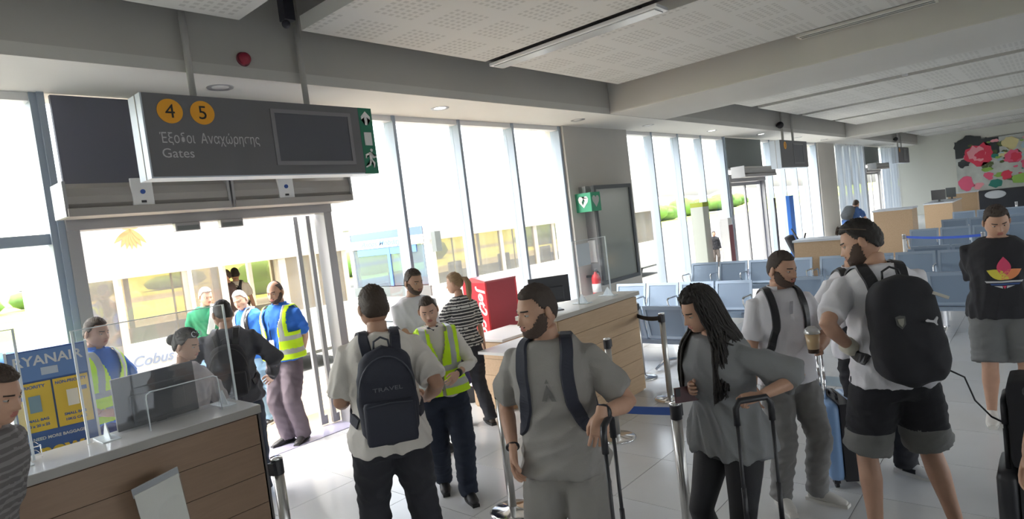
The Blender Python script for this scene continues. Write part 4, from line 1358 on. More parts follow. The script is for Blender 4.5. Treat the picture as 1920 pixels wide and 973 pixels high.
def person(label, pos, az, h=1.75, sex='m', skin='tan', bulk=1.0, lean=(0, 0, 0), head=(0, 0, 0),
           R=None, L=None, feet=((0.11, 0.0, 8), (-0.11, 0.0, -8)), top=None, bottom=None, shoes=None,
           hair=None, beard=None, vest=None, extras=None, name='person', group=None, lite=False, collar=None, brow=None):
    """Local axes: +x the person's right, +y forward, +z up, in units of a 1.75 m body."""
    root = empty(name, (pos[0], pos[1], pos[2] if len(pos) > 2 else 0.0), az - 90, label, 'person', group, scale=h / 1.75)
    fem = sex == 'f'
    U, RM = bend_fn(*lean)
    sk = SKIN[skin]
    rings = FEMALE if fem else MALE
    sw = 0.155 if fem else 0.178
    vox = 0.014 if lite else 0.011

    def torso(bm, z0, z1, off, extra_hem=0.0, n=28):
        zs, rr, ps = [], [], []
        base = [r for r in rings]
        z = z0
        out = []
        while z < z1 - 1e-6:
            out.append(z); z += 0.035
        out.append(z1)
        for z in out:
            rx = np.interp(z, [r[0] for r in base], [r[1] for r in base])
            ry = np.interp(z, [r[0] for r in base], [r[2] for r in base])
            yc = np.interp(z, [r[0] for r in base], [r[3] for r in base])
            k = extra_hem * max(0, 1 - (z - z0) / 0.3)
            ps.append((z, rx * bulk + off + k, ry * bulk + off + k, yc))
        prev = None
        first = None
        for z, rx, ry, yc in ps:
            ring = []
            for i in range(n):
                a = 2 * pi * i / n
                cx_, sy_ = cos(a), sin(a)
                e = 0.86
                x = rx * math.copysign(abs(cx_) ** e, cx_)
                y = yc + ry * math.copysign(abs(sy_) ** e, sy_)
                ring.append(bm.verts.new(U((x, y, z))))
            if prev:
                for i in range(n):
                    bm.faces.new((prev[i], prev[(i + 1) % n], ring[(i + 1) % n], ring[i]))
            else:
                bm.faces.new(ring[::-1])
            prev = ring
        bm.faces.new(prev)

    # arms ------------------------------------------------------------
    arms = {}
    for sd, spec in (('R', R), ('L', L)):
        sx = 1 if sd == 'R' else -1
        spec = dict(spec or {})
        sh = U((sx * sw * (0.5 + 0.5 * bulk), -0.012, 1.398 if not fem else 1.378))
        w = Vector(spec.get('w', (sx * 0.27, 0.06, 0.86)))
        pole = Vector(spec.get('pole', (sx * 0.5, -1.0, -0.2)))
        el, w = ik(sh, w, 0.285, 0.25, pole)
        dr = Vector(spec.get('d', (w - el)))
        arms[sd] = (sh, el, w, dr.normalized(), Vector(spec.get('n', (sx, 0.0, 0.0))), spec)
    # legs ------------------------------------------------------------
    legs = {}
    for sd, ft in (('R', feet[0]), ('L', feet[1])):
        sx = 1 if sd == 'R' else -1
        lift = ft[3] if len(ft) > 3 else 0.0
        hip = Vector((sx * 0.088 * bulk, 0, 0.89))
        hd = RAD(-ft[2])
        fwd = Vector((-sin(hd), cos(hd), 0))
        ank = Vector((ft[0], ft[1] - 0.0, 0.085 + lift))
        kn, ank = ik(hip, ank, 0.425, 0.415, (sx * 0.10, 1, 0))
        legs[sd] = (hip, kn, ank, fwd, lift)
    # body --------------------------------------------------------------
    bm = B()
    torso(bm, 0.87, 1.495 if not fem else 1.48, -0.009)
    nb, hp = U((0, -0.012, 1.43)), U((0, 0.004, 1.56))
    nr = 0.047 if fem else 0.057
    loft(bm, [nb, nb.lerp(hp, 0.5), hp], [nr * 1.12, nr, nr], 14)
    for sd in 'RL':
        sh, el, w, dr, nn, spec = arms[sd]
        k = (0.84 if fem else 1.0) * bulk
        inn = U((0.09 * (1 if sd == 'R' else -1), -0.012, 1.395 if not fem else 1.37))
        loft(bm, [inn, sh, sh.lerp(el, 0.3), sh.lerp(el, 0.7), el, el.lerp(w, 0.25), el.lerp(w, 0.65), w],
             [0.05 * k, 0.056 * k, 0.050 * k, 0.043 * k, 0.038 * k, 0.041 * k, 0.034 * k, 0.026 * (0.9 if fem else 1)], 12)
        hip, kn, ank, fwd, lift = legs[sd]
        kb = bulk
        loft(bm, [hip + Vector((0, 0, 0.02)), hip.lerp(kn, 0.35), hip.lerp(kn, 0.75), kn, kn.lerp(ank, 0.3) - fwd * 0.012, kn.lerp(ank, 0.65) - fwd * 0.006, ank, ank - Vector((0, 0, 0.04))],
             [0.088 * kb, 0.080 * kb, 0.060 * kb, 0.053 * kb, 0.056 * kb, 0.042 * kb, 0.034, 0.036], 12)
    body = evaluate(bm, vox, 3)
    n_core = len(body.polygons)
    # hands and head joined into the same mesh
    bmx = B()
    bmx.from_mesh(body)
    bpy.data.meshes.remove(body)

    def join(me, M, mi=0):
        v0, f0 = len(bmx.verts), len(bmx.faces)
        bmx.from_mesh(me)
        bmx.verts.ensure_lookup_table(); bmx.faces.ensure_lookup_table()
        for v in bmx.verts[v0:]: v.co = M @ v.co
        if mi is not None:
            for f in bmx.faces[f0:]: f.material_index = mi

    for sd in 'RL':
        sh, el, w, dr, nn, spec = arms[sd]
        if spec.get('hide'): continue
        zz = (nn - dr * nn.dot(dr)).normalized()
        xx = dr.cross(zz)
        k = 0.88 if fem else 1.0
        M = Matrix.Translation(w) @ Matrix((xx, dr, zz)).transposed().to_4x4() @ Matrix.Diagonal((k, k, k, 1))
        join(hand_mesh(spec.get('curl', 0.35), sd, spec.get('thumb', 0.6)), M)
    # ink on the forearm
    hy, hpz, hr = head
    HM = Matrix.Translation(U((0, -0.005, 1.54))) @ RM.to_4x4() @ Matrix.Rotation(RAD(hy), 4, 'Z') @ Matrix.Rotation(RAD(-hpz), 4, 'X') @ Matrix.Rotation(RAD(hr), 4, 'Y') @ Matrix.Translation((0, 0.022, 0.098))
    if fem: HM = HM @ Matrix.Diagonal((0.96, 0.96, 0.96, 1))
    P = HP[fem]
    hm = bpy.data.meshes.new('h')
    hm.from_pydata(P.tolist(), [], HF)
    fc = np.array([P[list(f)].mean(0) for f in HF])
    lip = (fc[:, 1] > 0.07) & (np.abs(fc[:, 0]) < 0.023 - 0.9 * np.abs(fc[:, 2] + 0.064)) & (fc[:, 2] < -0.053) & (fc[:, 2] > -0.075)
    for p_, l_ in zip(hm.polygons, lip): p_.material_index = 1 if l_ else 0
    join(hm, HM, None)
    bpy.data.meshes.remove(hm)
    v0 = len(bmx.verts)
    for s in (-1, 1):
        ellipsoid(bmx, (s * 0.0810, -0.010, -0.010), (0.010, 0.019, 0.032), 10, 8, Matrix.Rotation(s * RAD(-18), 3, 'Z') @ Matrix.Rotation(RAD(-8), 3, 'X'))
        ellipsoid(bmx, (s * 0.031, 0.0745, 0.001), (0.0125, 0.0125, 0.0115), 12, 8, None, 2)
        ellipsoid(bmx, (s * 0.031, 0.0825, 0.000), (0.0055, 0.0055, 0.0055), 10, 6, None, 3)
        ellipsoid(bmx, (s * 0.031, 0.0738, 0.0072), (0.0150, 0.0142, 0.0085), 12, 8, None, 0)
        ellipsoid(bmx, (s * 0.031, 0.0732, -0.0092), (0.0140, 0.0138, 0.0060), 12, 8, None, 0)
    bmx.verts.ensure_lookup_table()
    for v in bmx.verts[v0:]: v.co = HM @ v.co
    if extras and 'tattoo' in extras:
        sh, el, w, dr, nn, spec = arms[extras['tattoo']]
        ax = (w - el)
        for f in bmx.faces:
            c = f.calc_center_median()
            t = (c - el).dot(ax) / ax.length_squared
            if -0.1 < t < 0.9 and (c - el - ax * t).length < 0.07 and f.material_index == 0: f.material_index = 4
    body = obj('body', bmx, [sk, LIPS, EYEW, IRIS, INK], root, True)
    # hair ---------------------------------------------------------------
    if hair:
        st, hc, vol = hair
        hl = hairline(P, st)
        vol_z = np.clip((P[:, 2] - 0.0) / 0.118, 0, 1)
        fade = {'fade': 0.25, 'short': 0.55, 'receding': 0.35, 'buzz': 0.6, 'long': 0.9}.get(st, 0.6)
        off = vol * (fade + (1 - fade) * sstep(0.25, 0.75, vol_z)) * sstep(0.0, 0.012, hl)
        off = off + 0.0015
        if st == 'receding':
            hl = np.where((P[:, 2] > 0.085) & (P[:, 1] > -0.02), -1, hl)
        shell('hair', hl, off, hc, root, fem, HM, 0.30, seed=int(az))
        x, y, z = P[:, 0], P[:, 1], P[:, 2]
        zc = 0.0215 - 0.10 * (np.abs(x) - 0.030) ** 2 * 20
        bw = (0.0045 if fem else 0.006) - np.abs(z - zc)
        bw = np.where((np.abs(x) > 0.012) & (np.abs(x) < 0.050) & (y > 0.04), bw, -1)
        shell('eyebrows', bw, 0.0022, brow or hc, root, fem, HM)
    if beard:
        bc, thick, stub = beard
        x, y, z = P[:, 0], P[:, 1], P[:, 2]
        ax = np.abs(x)
        edge = np.interp(ax, [0, 0.022, 0.030, 0.050, 0.062, 0.070], [-0.048, -0.049, -0.066, -0.054, -0.030, -0.002])
        v = np.where((z < edge) & (y > 0.002), 1.0, -1.0)
        mouth = (ax / 0.024) ** 2 + ((z + 0.064) / 0.010) ** 2
        v = np.where((mouth < 1) & (y > 0.05), -1.0, v)
        v = np.where((ax < 0.012) & (z > -0.050) & (y > 0.05), -1, v)
        off = np.full(len(P), thick) * np.where(z < -0.085, 1.5, 1.0) * sstep(0.0, 0.012, edge - z + 0.004)
        shell('beard', v, off, bc, root, fem, HM, 0.2, seed=3)
    info = dict(root=root, U=U, RM=RM, HM=HM, arms=arms, legs=legs, body=body, sw=sw)
    # clothes ------------------------------------------------------------
    if bottom:
        bmat, kind, baggy = bottom
        bm = B()
        torso(bm, 0.80, 0.985, 0.010 + baggy * 0.15)
        for sd in 'RL':
            hip, kn, ank, fwd, lift = legs[sd]
            b = baggy
            if kind == 'shorts':
                e = hip.lerp(kn, 0.92)
                loft(bm, [hip + Vector((0, 0, 0.03)), hip.lerp(kn, 0.35), hip.lerp(kn, 0.7), e], [0.098 * bulk + b * .4, 0.096 * bulk + b, 0.090 * bulk + b, 0.088 * bulk + b * 1.3], 18)
            elif kind == 'leggings':
                loft(bm, [hip + Vector((0, 0, 0.03)), hip.lerp(kn, 0.35), hip.lerp(kn, 0.75), kn, kn.lerp(ank, 0.3) - fwd * 0.012, kn.lerp(ank, 0.65) - fwd * 0.006, ank + Vector((0, 0, 0.02))],
                     [0.098 * bulk, 0.088 * bulk, 0.068 * bulk, 0.061 * bulk, 0.064 * bulk, 0.050 * bulk, 0.044], 18)
            else:
                k2 = kn.lerp(ank, 0.5)
                loft(bm, [hip + Vector((0, 0, 0.03)), hip.lerp(kn, 0.35), hip.lerp(kn, 0.75), kn, k2 - fwd * 0.006, kn.lerp(ank, 0.85), ank - Vector((0, 0, 0.03))],
                     [0.098 * bulk + b * .5, 0.092 * bulk + b, 0.076 * bulk + b, 0.068 * bulk + b, 0.062 * bulk + b, 0.056 + b, 0.060 + b], 18)
        me = evaluate(bm, vox, 3)
        if kind != 'leggings':
            folds(me, 0.0048 if kind != 'shorts' else 0.004, 27, seed=int(az) + 5, squash=(1, 1, 1.6))
        info['bottom'] = link('leggings' if kind == 'leggings' else ('shorts' if kind == 'shorts' else 'trousers'), me, bmat, root, True)
    if top:
        tmat, sl, hem = top['m'], top.get('sleeve', 0.72), top.get('hem', 0.86)
        loose = top.get('loose', 0.016)
        bm = B()
        torso(bm, hem, 1.495 if not fem else 1.48, 0.014 + loose * 0.5, extra_hem=loose * 1.2)
        loft(bm, [U((0, -0.014, 1.44)), U((0, -0.012, 1.500 if not fem else 1.485))], [(nr + 0.034, nr + 0.026), (nr + 0.016, nr + 0.016)], 18)
        for sd in 'RL':
            sh, el, w, dr, nn, spec = arms[sd]
            inn = U((0.08 * (1 if sd == 'R' else -1), -0.012, 1.400 if not fem else 1.378))
            k = (0.88 if fem else 1.0) * bulk
            if sl <= 1.0:
                e = sh.lerp(el, sl)
                loft(bm, [inn, sh, sh.lerp(e, 0.5), e], [0.062 * k, 0.064 * k, 0.060 * k + loose * .6, 0.056 * k + loose], 16)
            else:
                e = el.lerp(w, min(0.97, sl - 1.0))
                loft(bm, [inn, sh, sh.lerp(el, 0.5), el, el.lerp(e, 0.5), e], [0.062 * k, 0.064 * k, 0.060 * k + loose * .5, 0.054 * k + loose * .5, 0.048 * k + loose * .4, 0.038 * k + loose * .3], 16)
        me = evaluate(bm, vox * 0.9, 3)
        folds(me, top.get('fold', 0.007) * 1.35, 30, seed=int(az) + 9, squash=(1, 1, 0.7), mask=lambda q: 0.35 + 0.65 * sstep(1.36, 1.2, q[:, 2]))
        if 'stripe' in top:
            s = link('shirt', me, [tmat, top['stripe']], root, True)
            c = np.array([p.center[2] for p in me.polygons])
            me.polygons.foreach_set('material_index', ((c * 1.0 / 0.034) % 1 < 0.42).astype(np.int32))
        else:
            s = link('shirt' if sl <= 1 or top.get('shirt') else 'jacket', me, tmat, root, True)
        info['top'] = s
        bvh = BVHTree.FromPolygons([v.co.copy() for v in me.vertices], [tuple(p.vertices) for p in me.polygons])
        info['bvh'] = bvh
    if vest:
        bm = B()
        torso(bm, 0.90, 1.49 if not fem else 1.475, 0.050, extra_hem=0.014, n=40)
        hz_ = 1.40 if not fem else 1.378
        loft(bm, [U((-0.19, -0.012, hz_ - 0.01)), U((-0.08, -0.012, hz_)), U((0.08, -0.012, hz_)), U((0.19, -0.012, hz_ - 0.01))], [0.086, 0.086, 0.086, 0.086], 24)
        me = evaluate(bm, 0.0095, 2)
        folds(me, 0.004, 24, seed=4)
        bmv = B(); bmv.from_mesh(me); bpy.data.meshes.remove(me)
        inv = RM.inverted()
        dele = []
        for f in bmv.faces:
            c = f.calc_center_median()
            w = 0.010 + (0.05 * float(sstep(1.18, 1.42, c.z)) if vest.get('open', True) else 0.0)
            f.material_index = 0
            if c.z < 0.915 or (c.z > 1.44 and abs(c.x) < 0.085): dele.append(f)
            elif c.y > 0 and abs(c.x) < w + vest.get('gap', 0.0): dele.append(f)
            for z in (1.00, 1.14):
                if abs(c.z - z) < 0.026: f.material_index = 1
            if c.z > 1.14 and abs(abs(c.x) - 0.115) < 0.024: f.material_index = 1
            # arm openings
            for sd in 'RL':
                sh, el, w2, *_ = arms[sd]
                sx = 1 if sd == 'R' else -1
                if sx * c.x > 0.172 and c.z > 1.20: dele.append(f)
        bmesh.ops.delete(bmv, geom=list(set(dele)), context='FACES')
        bmesh.ops.solidify(bmv, geom=bmv.faces[:], thickness=0.004)
        info['vest'] = obj('vest', bmv, [vest['m'], vest['band']], root, True)
    if collar is not None:
        bm = B()
        n = 26
        prev = None
        for i in range(n + 1):
            a = RAD(-90 + 32) + (2 * pi - RAD(64)) * i / n + pi
            c = U((0, -0.008, 1.490 if not fem else 1.474))
            rr = nr + 0.010
            p0 = Vector((cos(a) * rr, sin(a) * rr, 0))
            up = Vector((0, 0, 0.030)); dn = Vector((cos(a) * 0.020, sin(a) * 0.020, -0.022))
            q = [bm.verts.new(c + RM @ (p0 - Vector((0, 0, 0.01)))), bm.verts.new(c + RM @ (p0 + up)), bm.verts.new(c + RM @ (p0 * 1.08 + up)), bm.verts.new(c + RM @ (p0 + dn))]
            if prev:
                for k in range(4):
                    bm.faces.new((prev[k], prev[(k + 1) % 4], q[(k + 1) % 4], q[k]))
            prev = q
        obj('collar', bm, collar, root, True)
    if shoes:
        for sd in 'RL':
            hip, kn, ank, fwd, lift = legs[sd]
            a = math.atan2(fwd.x, fwd.y)
            tilt = vest and 0
            M = Matrix.Translation((ank.x, ank.y, lift)) @ Matrix.Rotation(-a, 4, 'Z') @ Matrix.Rotation(-min(lift * 4, 0.8), 4, 'X')
            bm = B()
            loft(bm, [(0, -0.062, 0.035), (0, -0.03, 0.052), (0, 0.03, 0.055), (0, 0.09, 0.040), (0, 0.15, 0.030), (0, 0.192, 0.024)],
                 [(0.026, 0.030), (0.037, 0.048), (0.040, 0.048), (0.045, 0.036), (0.044, 0.026), (0.022, 0.014)], 14, fixed=(Vector((1, 0, 0)), Vector((0, 0, 1))))
            loft(bm, [(0, -0.01, 0.05), (0, -0.006, 0.115)], [(0.038, 0.050), (0.036, 0.046)], 14, fixed=(Vector((1, 0, 0)), Vector((0, 1, 0))))
            me = evaluate(bm, 0.009, 2)
            me.transform(M)
            sh_ = link('shoe', me, shoes[0], root, True)
            bm = B()
            pts = []
            for t in np.linspace(0, 1, 9):
                pts.append((0.030 + 0.016 * sin(pi * min(1, t * 1.15)), -0.075 + 0.275 * t))
            out = [(w, y) for w, y in pts] + [(-w, y) for w, y in pts[::-1]]
            prism(bm, out, 0.022 if len(shoes) < 3 else shoes[2], M)
            obj('sole', bm, shoes[1], sh_)
            if len(shoes) > 3:
                bm = B()
                for s in (-1, 1):
                    box(bm, s * 0.040 - 0.006, s * 0.040 + 0.006, 0.0, 0.09, 0.030, 0.060, M=M)
                obj('side_patch', bm, shoes[3], sh_)
    return info


def W(info, p):
    """person-local point to world"""
    bpy.context.view_layer.update()
    return info['root'].matrix_world @ Vector(p)


def ribbon(name, info, path, width, mt, off=0.008, parent=None, thick=0.006, n=40, M=None):
    """strap laid on the clothes: path of person-local points is snapped to the shirt"""
    pts = [Vector(p) for p in path]
    dense = []
    for i in range(len(pts) - 1):
        p0, p1, p2, p3 = pts[max(i - 1, 0)], pts[i], pts[i + 1], pts[min(i + 2, len(pts) - 1)]
        for k in range(8):
            t = k / 8
            dense.append(0.5 * ((2 * p1) + (-p0 + p2) * t + (2 * p0 - 5 * p1 + 4 * p2 - p3) * t * t + (-p0 + 3 * p1 - 3 * p2 + p3) * t ** 3))
    dense.append(pts[-1])
    sn = []
    for p in dense:
        co, nn, _, _ = info['bvh'].find_nearest(p)
        sn.append((co + nn * off, nn))
    for _ in range(2):
        sn = [((sn[max(i - 1, 0)][0] + sn[i][0] * 2 + sn[min(i + 1, len(sn) - 1)][0]) / 4, (sn[max(i - 1, 0)][1] + sn[i][1] + sn[min(i + 1, len(sn) - 1)][1]).normalized()) for i in range(len(sn))]
    bm = B()
    prev = None
    for i, (c, nn) in enumerate(sn):
        d = (sn[min(i + 1, len(sn) - 1)][0] - sn[max(i - 1, 0)][0]).normalized()
        s = d.cross(nn).normalized() * width / 2
        u = nn * thick
        q = [bm.verts.new(c - s), bm.verts.new(c + s), bm.verts.new(c + s * 0.8 + u), bm.verts.new(c - s * 0.8 + u)]
        if prev:
            for k in range(4): bm.faces.new((prev[k], prev[(k + 1) % 4], q[(k + 1) % 4], q[k]))
        else:
            bm.faces.new(q[::-1])
        prev = q
    bm.faces.new(prev)
    bmesh.ops.recalc_face_normals(bm, faces=bm.faces)
    if M is not None:
        for v in bm.verts: v.co = M @ v.co
    return obj(name, bm, mt, parent, False)


def decal(name, info, polys, centre, dirn, mt, parent, lift=0.003, right=None, cell=0.012):
    """flat print projected on the shirt. polys: list of polygons in metres round centre"""
    d = Vector(dirn).normalized()
    up = Vector((0, 0, 1))
    rt = Vector(right) if right else up.cross(-d).normalized() * -1
    rt = d.cross(up).normalized() if not right else rt
    up2 = rt.cross(d).normalized()
    bm = B()
    for poly in polys:
        vs = [bm.verts.new((x, y, 0)) for x, y in poly]
        bm.faces.new(vs)
    bmesh.ops.triangulate(bm, faces=bm.faces[:])
    for _ in range(4):
        es = [e for e in bm.edges if e.calc_length() > cell]
        if not es: break
        bmesh.ops.subdivide_edges(bm, edges=es, cuts=1)
        bmesh.ops.triangulate(bm, faces=bm.faces[:])
    c = Vector(centre)
    for v in bm.verts:
        o = c + rt * v.co.x + up2 * v.co.y - d * 0.4
        hit, nn, _, _ = info['bvh'].ray_cast(o, d)
        if hit is None:
            hit, nn, _, _ = info['bvh'].find_nearest(o + d * 0.4)
        v.co = hit - d * lift
    return obj(name, bm, mt, parent, True)


def lineup(pt, poly_pts):
    return [(pt[0] + x, pt[1] + y) for x, y in poly_pts]


def leaf_poly(cx, cy, L, w, ang, n=10):
    out = []
    for i in range(n + 1):
        t = i / n
        out.append((w * sin(pi * t) * (1 - 0.15 * t), L * t))
    for i in range(n - 1, 0, -1):
        t = i / n
        out.append((-w * sin(pi * t) * (1 - 0.15 * t), L * t))
    a = RAD(ang)
    return [(cx + x * cos(a) - y * sin(a), cy + x * sin(a) + y * cos(a)) for x, y in out]


def backpack(label, info, mt, trim, w=0.30, hgt=0.44, dep=0.16, zc=1.17, yoff=-0.12, pocket=True, strapw=0.055, strap_mat=None,
             front=True, loopend=False, shape='round', group=None, handle=True):
    """worn bag: own top-level object placed on the wearer's back, straps over the shoulders"""
    r = info['root']
    U, RM = info['U'], info['RM']
    root = empty('backpack', label=label, cat='backpack', group=group)
    root.location, root.rotation_euler, root.scale = r.location, r.rotation_euler, r.scale
    c = U((0, yoff - dep * 0.5, zc))
    F = Matrix.Translation(c) @ RM.to_4x4()
    bm = B()
    n, m = 28, 20
    vr = []
    for j in range(m + 1):
        t = j / m
        z = (t - 0.5) * hgt
        e = 1 - abs(2 * t - 1) ** (5 if shape == 'round' else 9)
        e = max(e, 0.0) ** 0.5
        tw = (1.0 - 0.14 * t) * e
        row = []
        for k in range(n):
            a = 2 * pi * k / n
            x = w / 2 * tw * math.copysign(abs(cos(a)) ** 0.6, cos(a))
            y = dep / 2 * (0.35 + 0.65 * e) * (1.05 - 0.25 * t) * math.copysign(abs(sin(a)) ** 0.6, sin(a))
            row.append(bm.verts.new((x, y, z)))
        vr.append(row)
    for a, b in zip(vr, vr[1:]):
        for k in range(n): bm.faces.new((a[k], a[(k + 1) % n], b[(k + 1) % n], b[k]))
    bm.faces.new(vr[0][::-1]); bm.faces.new(vr[-1])
    bmesh.ops.remove_doubles(bm, verts=bm.verts, dist=0.0005)
    me = evaluate(bm, 0.010, 4)
    folds(me, 0.005, 18, seed=int(w * 1000))
    me.transform(F)
    link('pack_body', me, mt, root, True)
    if pocket:
        bm = B()
        box(bm, -w * 0.40, w * 0.40, -dep * 0.5 - 0.035, -dep * 0.2, -hgt * 0.44, -hgt * 0.02, bev=0.025)
        for v in bm.verts: v.co = F @ v.co
        obj('front_pocket', bm, mt, root, True)
        bm = B()
        zz = -hgt * 0.03
        loft(bm, [F @ Vector((-w * 0.36, -dep * 0.5 - 0.030, zz - 0.01)), F @ Vector((0, -dep * 0.5 - 0.036, zz)), F @ Vector((w * 0.36, -dep * 0.5 - 0.030, zz - 0.01))], 0.0035, 6)
        obj('zip', bm, trim, root)
        bm = B()
        arc = [F @ Vector((w * 0.44 * cos(a), -dep * 0.40, hgt * (0.05 + 0.36 * sin(a)))) for a in np.linspace(0, pi, 15)]
        loft(bm, arc, 0.004, 6)
        obj('zip', bm, trim, root)
    if handle:
        bm = B()
        pts = [F @ Vector((x, dep * 0.20, hgt * 0.46 + z)) for x, z in ((-0.045, -0.01), (-0.038, 0.045), (0, 0.065), (0.038, 0.045), (0.045, -0.01))]
        loft(bm, pts, 0.006, 8)
        obj('top_handle', bm, trim, root, True)
    sm = strap_mat or trim
    for s in (-1, 1):
        x = s * 0.085 * (0.9 if not front else 1)
        path = [U((s * 0.060, -0.13, 1.30)), U((s * 0.072, -0.10, 1.42)), U((s * 0.088, -0.02, 1.50)), U((s * 0.098, 0.07, 1.44)), U((s * 0.105, 0.13, 1.34)),
                U((s * 0.118, 0.14, 1.22)), U((s * 0.150, 0.10, 1.11)), U((s * 0.175, 0.0, 1.05)), U((s * 0.150, -0.10, 1.02))]
        ribbon('shoulder_strap', info, path, strapw, sm, 0.004, root, 0.012)
    info['F'] = F
    info['bag'] = root
    return root
# ============================================================ outside
M_APRON = mat('apron_concrete', (0.20, 0.195, 0.18), 0.9, noise=0.10, nscale=0.4)
M_PATH = mat('warm_paving', (0.42, 0.33, 0.22), 0.9, noise=0.08, nscale=2)
M_ASPH = mat('asphalt_road', (0.16, 0.17, 0.19), 0.9, noise=0.15, nscale=0.3)
M_GRASS = mat('dry_grass', (0.34, 0.40, 0.05), 0.9, noise=0.3, nscale=0.15)
M_BUSH = mat('bush_green', (0.10, 0.20, 0.035), 0.9, noise=0.5, nscale=1.2, bump=0.8, bscale=3)
M_HILL = mat('hazy_hill', (0.46, 0.42, 0.40), 1.0, noise=0.1, nscale=0.01)
o = struct('ground_apron', -120, 300, YW + 0.22, 30, -0.30, -0.012, M_APRON, 'pale concrete apron')
struct('ground_path', 1.0, 8.0, YW + 0.20, 9.4, -0.2, -0.004, M_PATH, 'warm paving outside the open door')
struct('ground_grass', -400, 900, 30, 700, -0.30, -0.02, M_GRASS, 'dry grass beyond the apron')
struct('ground_road', -300, 600, 46, 54, -0.2, 0.0, M_APRON, 'pale perimeter road')
struct('ground_road', -300, 300, 14, 22, -0.2, -0.006, mat('apron_dark', (0.11, 0.11, 0.11), 0.9, noise=0.1, nscale=0.5), 'darker apron lane')
bm = B()
ro = random.Random(5)
for k, (y0, hh) in enumerate(((650, 34), (900, 60))):
    pr = None
    for i in range(121):
        x = -900 + i * 30
        h = hh * (0.35 + 0.65 * (0.5 + 0.5 * sin(x * 0.004 + k * 2) * cos(x * 0.0023 + k))) + 4 * sin(x * 0.03 + k)
        q = (bm.verts.new((x, y0, -5)), bm.verts.new((x, y0 + 60, h * 0.7)), bm.verts.new((x, y0 + 160, h)), bm.verts.new((x, y0 + 300, -5)))
        if pr:
            for j in range(3): bm.faces.new((pr[j], q[j], q[j + 1], pr[j + 1]))
        pr = q
tag(obj('hills', bm, M_HILL, None, True), 'low hazy hills on the horizon', None, None, 'structure')


BN = [0]


def bush(x, y, r, h):
    bm = B()
    for _ in range(7):
        bmesh.ops.create_icosphere(bm, subdivisions=2, radius=1.0, matrix=Matrix.Translation((ro.uniform(-.6, .6) * r, ro.uniform(-.3, .3) * r, h * ro.uniform(.3, .6))) @ Matrix.Diagonal((r * ro.uniform(.4, .6), r * .4, h * ro.uniform(.35, .5), 1)))
    for v in bm.verts:
        v.co += Vector((ro.uniform(-1, 1), ro.uniform(-1, 1), ro.uniform(-1, 1))) * 0.07 * h
        v.co.z = max(v.co.z, 0)
    o = obj('bush', bm, M_BUSH, None, True, loc=(x, y, -0.02))
    BN[0] += 1
    tag(o, '%s green bush from the left beyond the apron' % ORD[BN[0] - 1], 'bush', 'bushes beyond the apron')


for (x, y, r, h) in ((5, 60, 4, 1.6), (14, 62, 3.5, 1.8), (23, 64, 4, 1.5), (17, 33, 2, 1.9), (24, 34, 2.2, 2.0), (34, 40, 3, 2), (44, 36, 3.4, 2.2), (56, 38, 3.6, 2.2), (68, 40, 4, 2.0), (82, 44, 4.4, 2.6), (98, 46, 4.6, 3), (116, 50, 5, 3), (136, 55, 5.4, 3.4)):
    bush(x, y, r, h)

# shade roof far out, seen above the coach
t = empty('shade_roof', (17.5, 27, 0), 0, 'flat-roofed shelter across the apron behind the coach', 'shelter')
boxo('roof', -5.5, 3.5, -1.5, 1.5, 2.75, 2.95, mat('shelter_grey', (0.35, 0.34, 0.32), 0.8), t)
for x in (-5.2, -1.2, 3.0): boxo('post', x - 0.08, x + 0.08, -1.3, -1.1, -0.02, 2.75, M_WHITE, t)

# ------------------------------------------------------------ buses
M_BUSW = mat('bus_white', (0.82, 0.82, 0.80), 0.3, coat=0.3)
M_BUSF = mat('bus_cream_frame', (0.74, 0.68, 0.58), 0.4)
M_BGL = glass('bus_glass', (0.80, 0.74, 0.62), 0.06, 0.16)
M_BGLB = glass('coach_blue_glass', (0.30, 0.52, 0.72), 0.06, 0.10)
M_TYRE = mat('tyre', (0.02, 0.02, 0.02), 0.8)


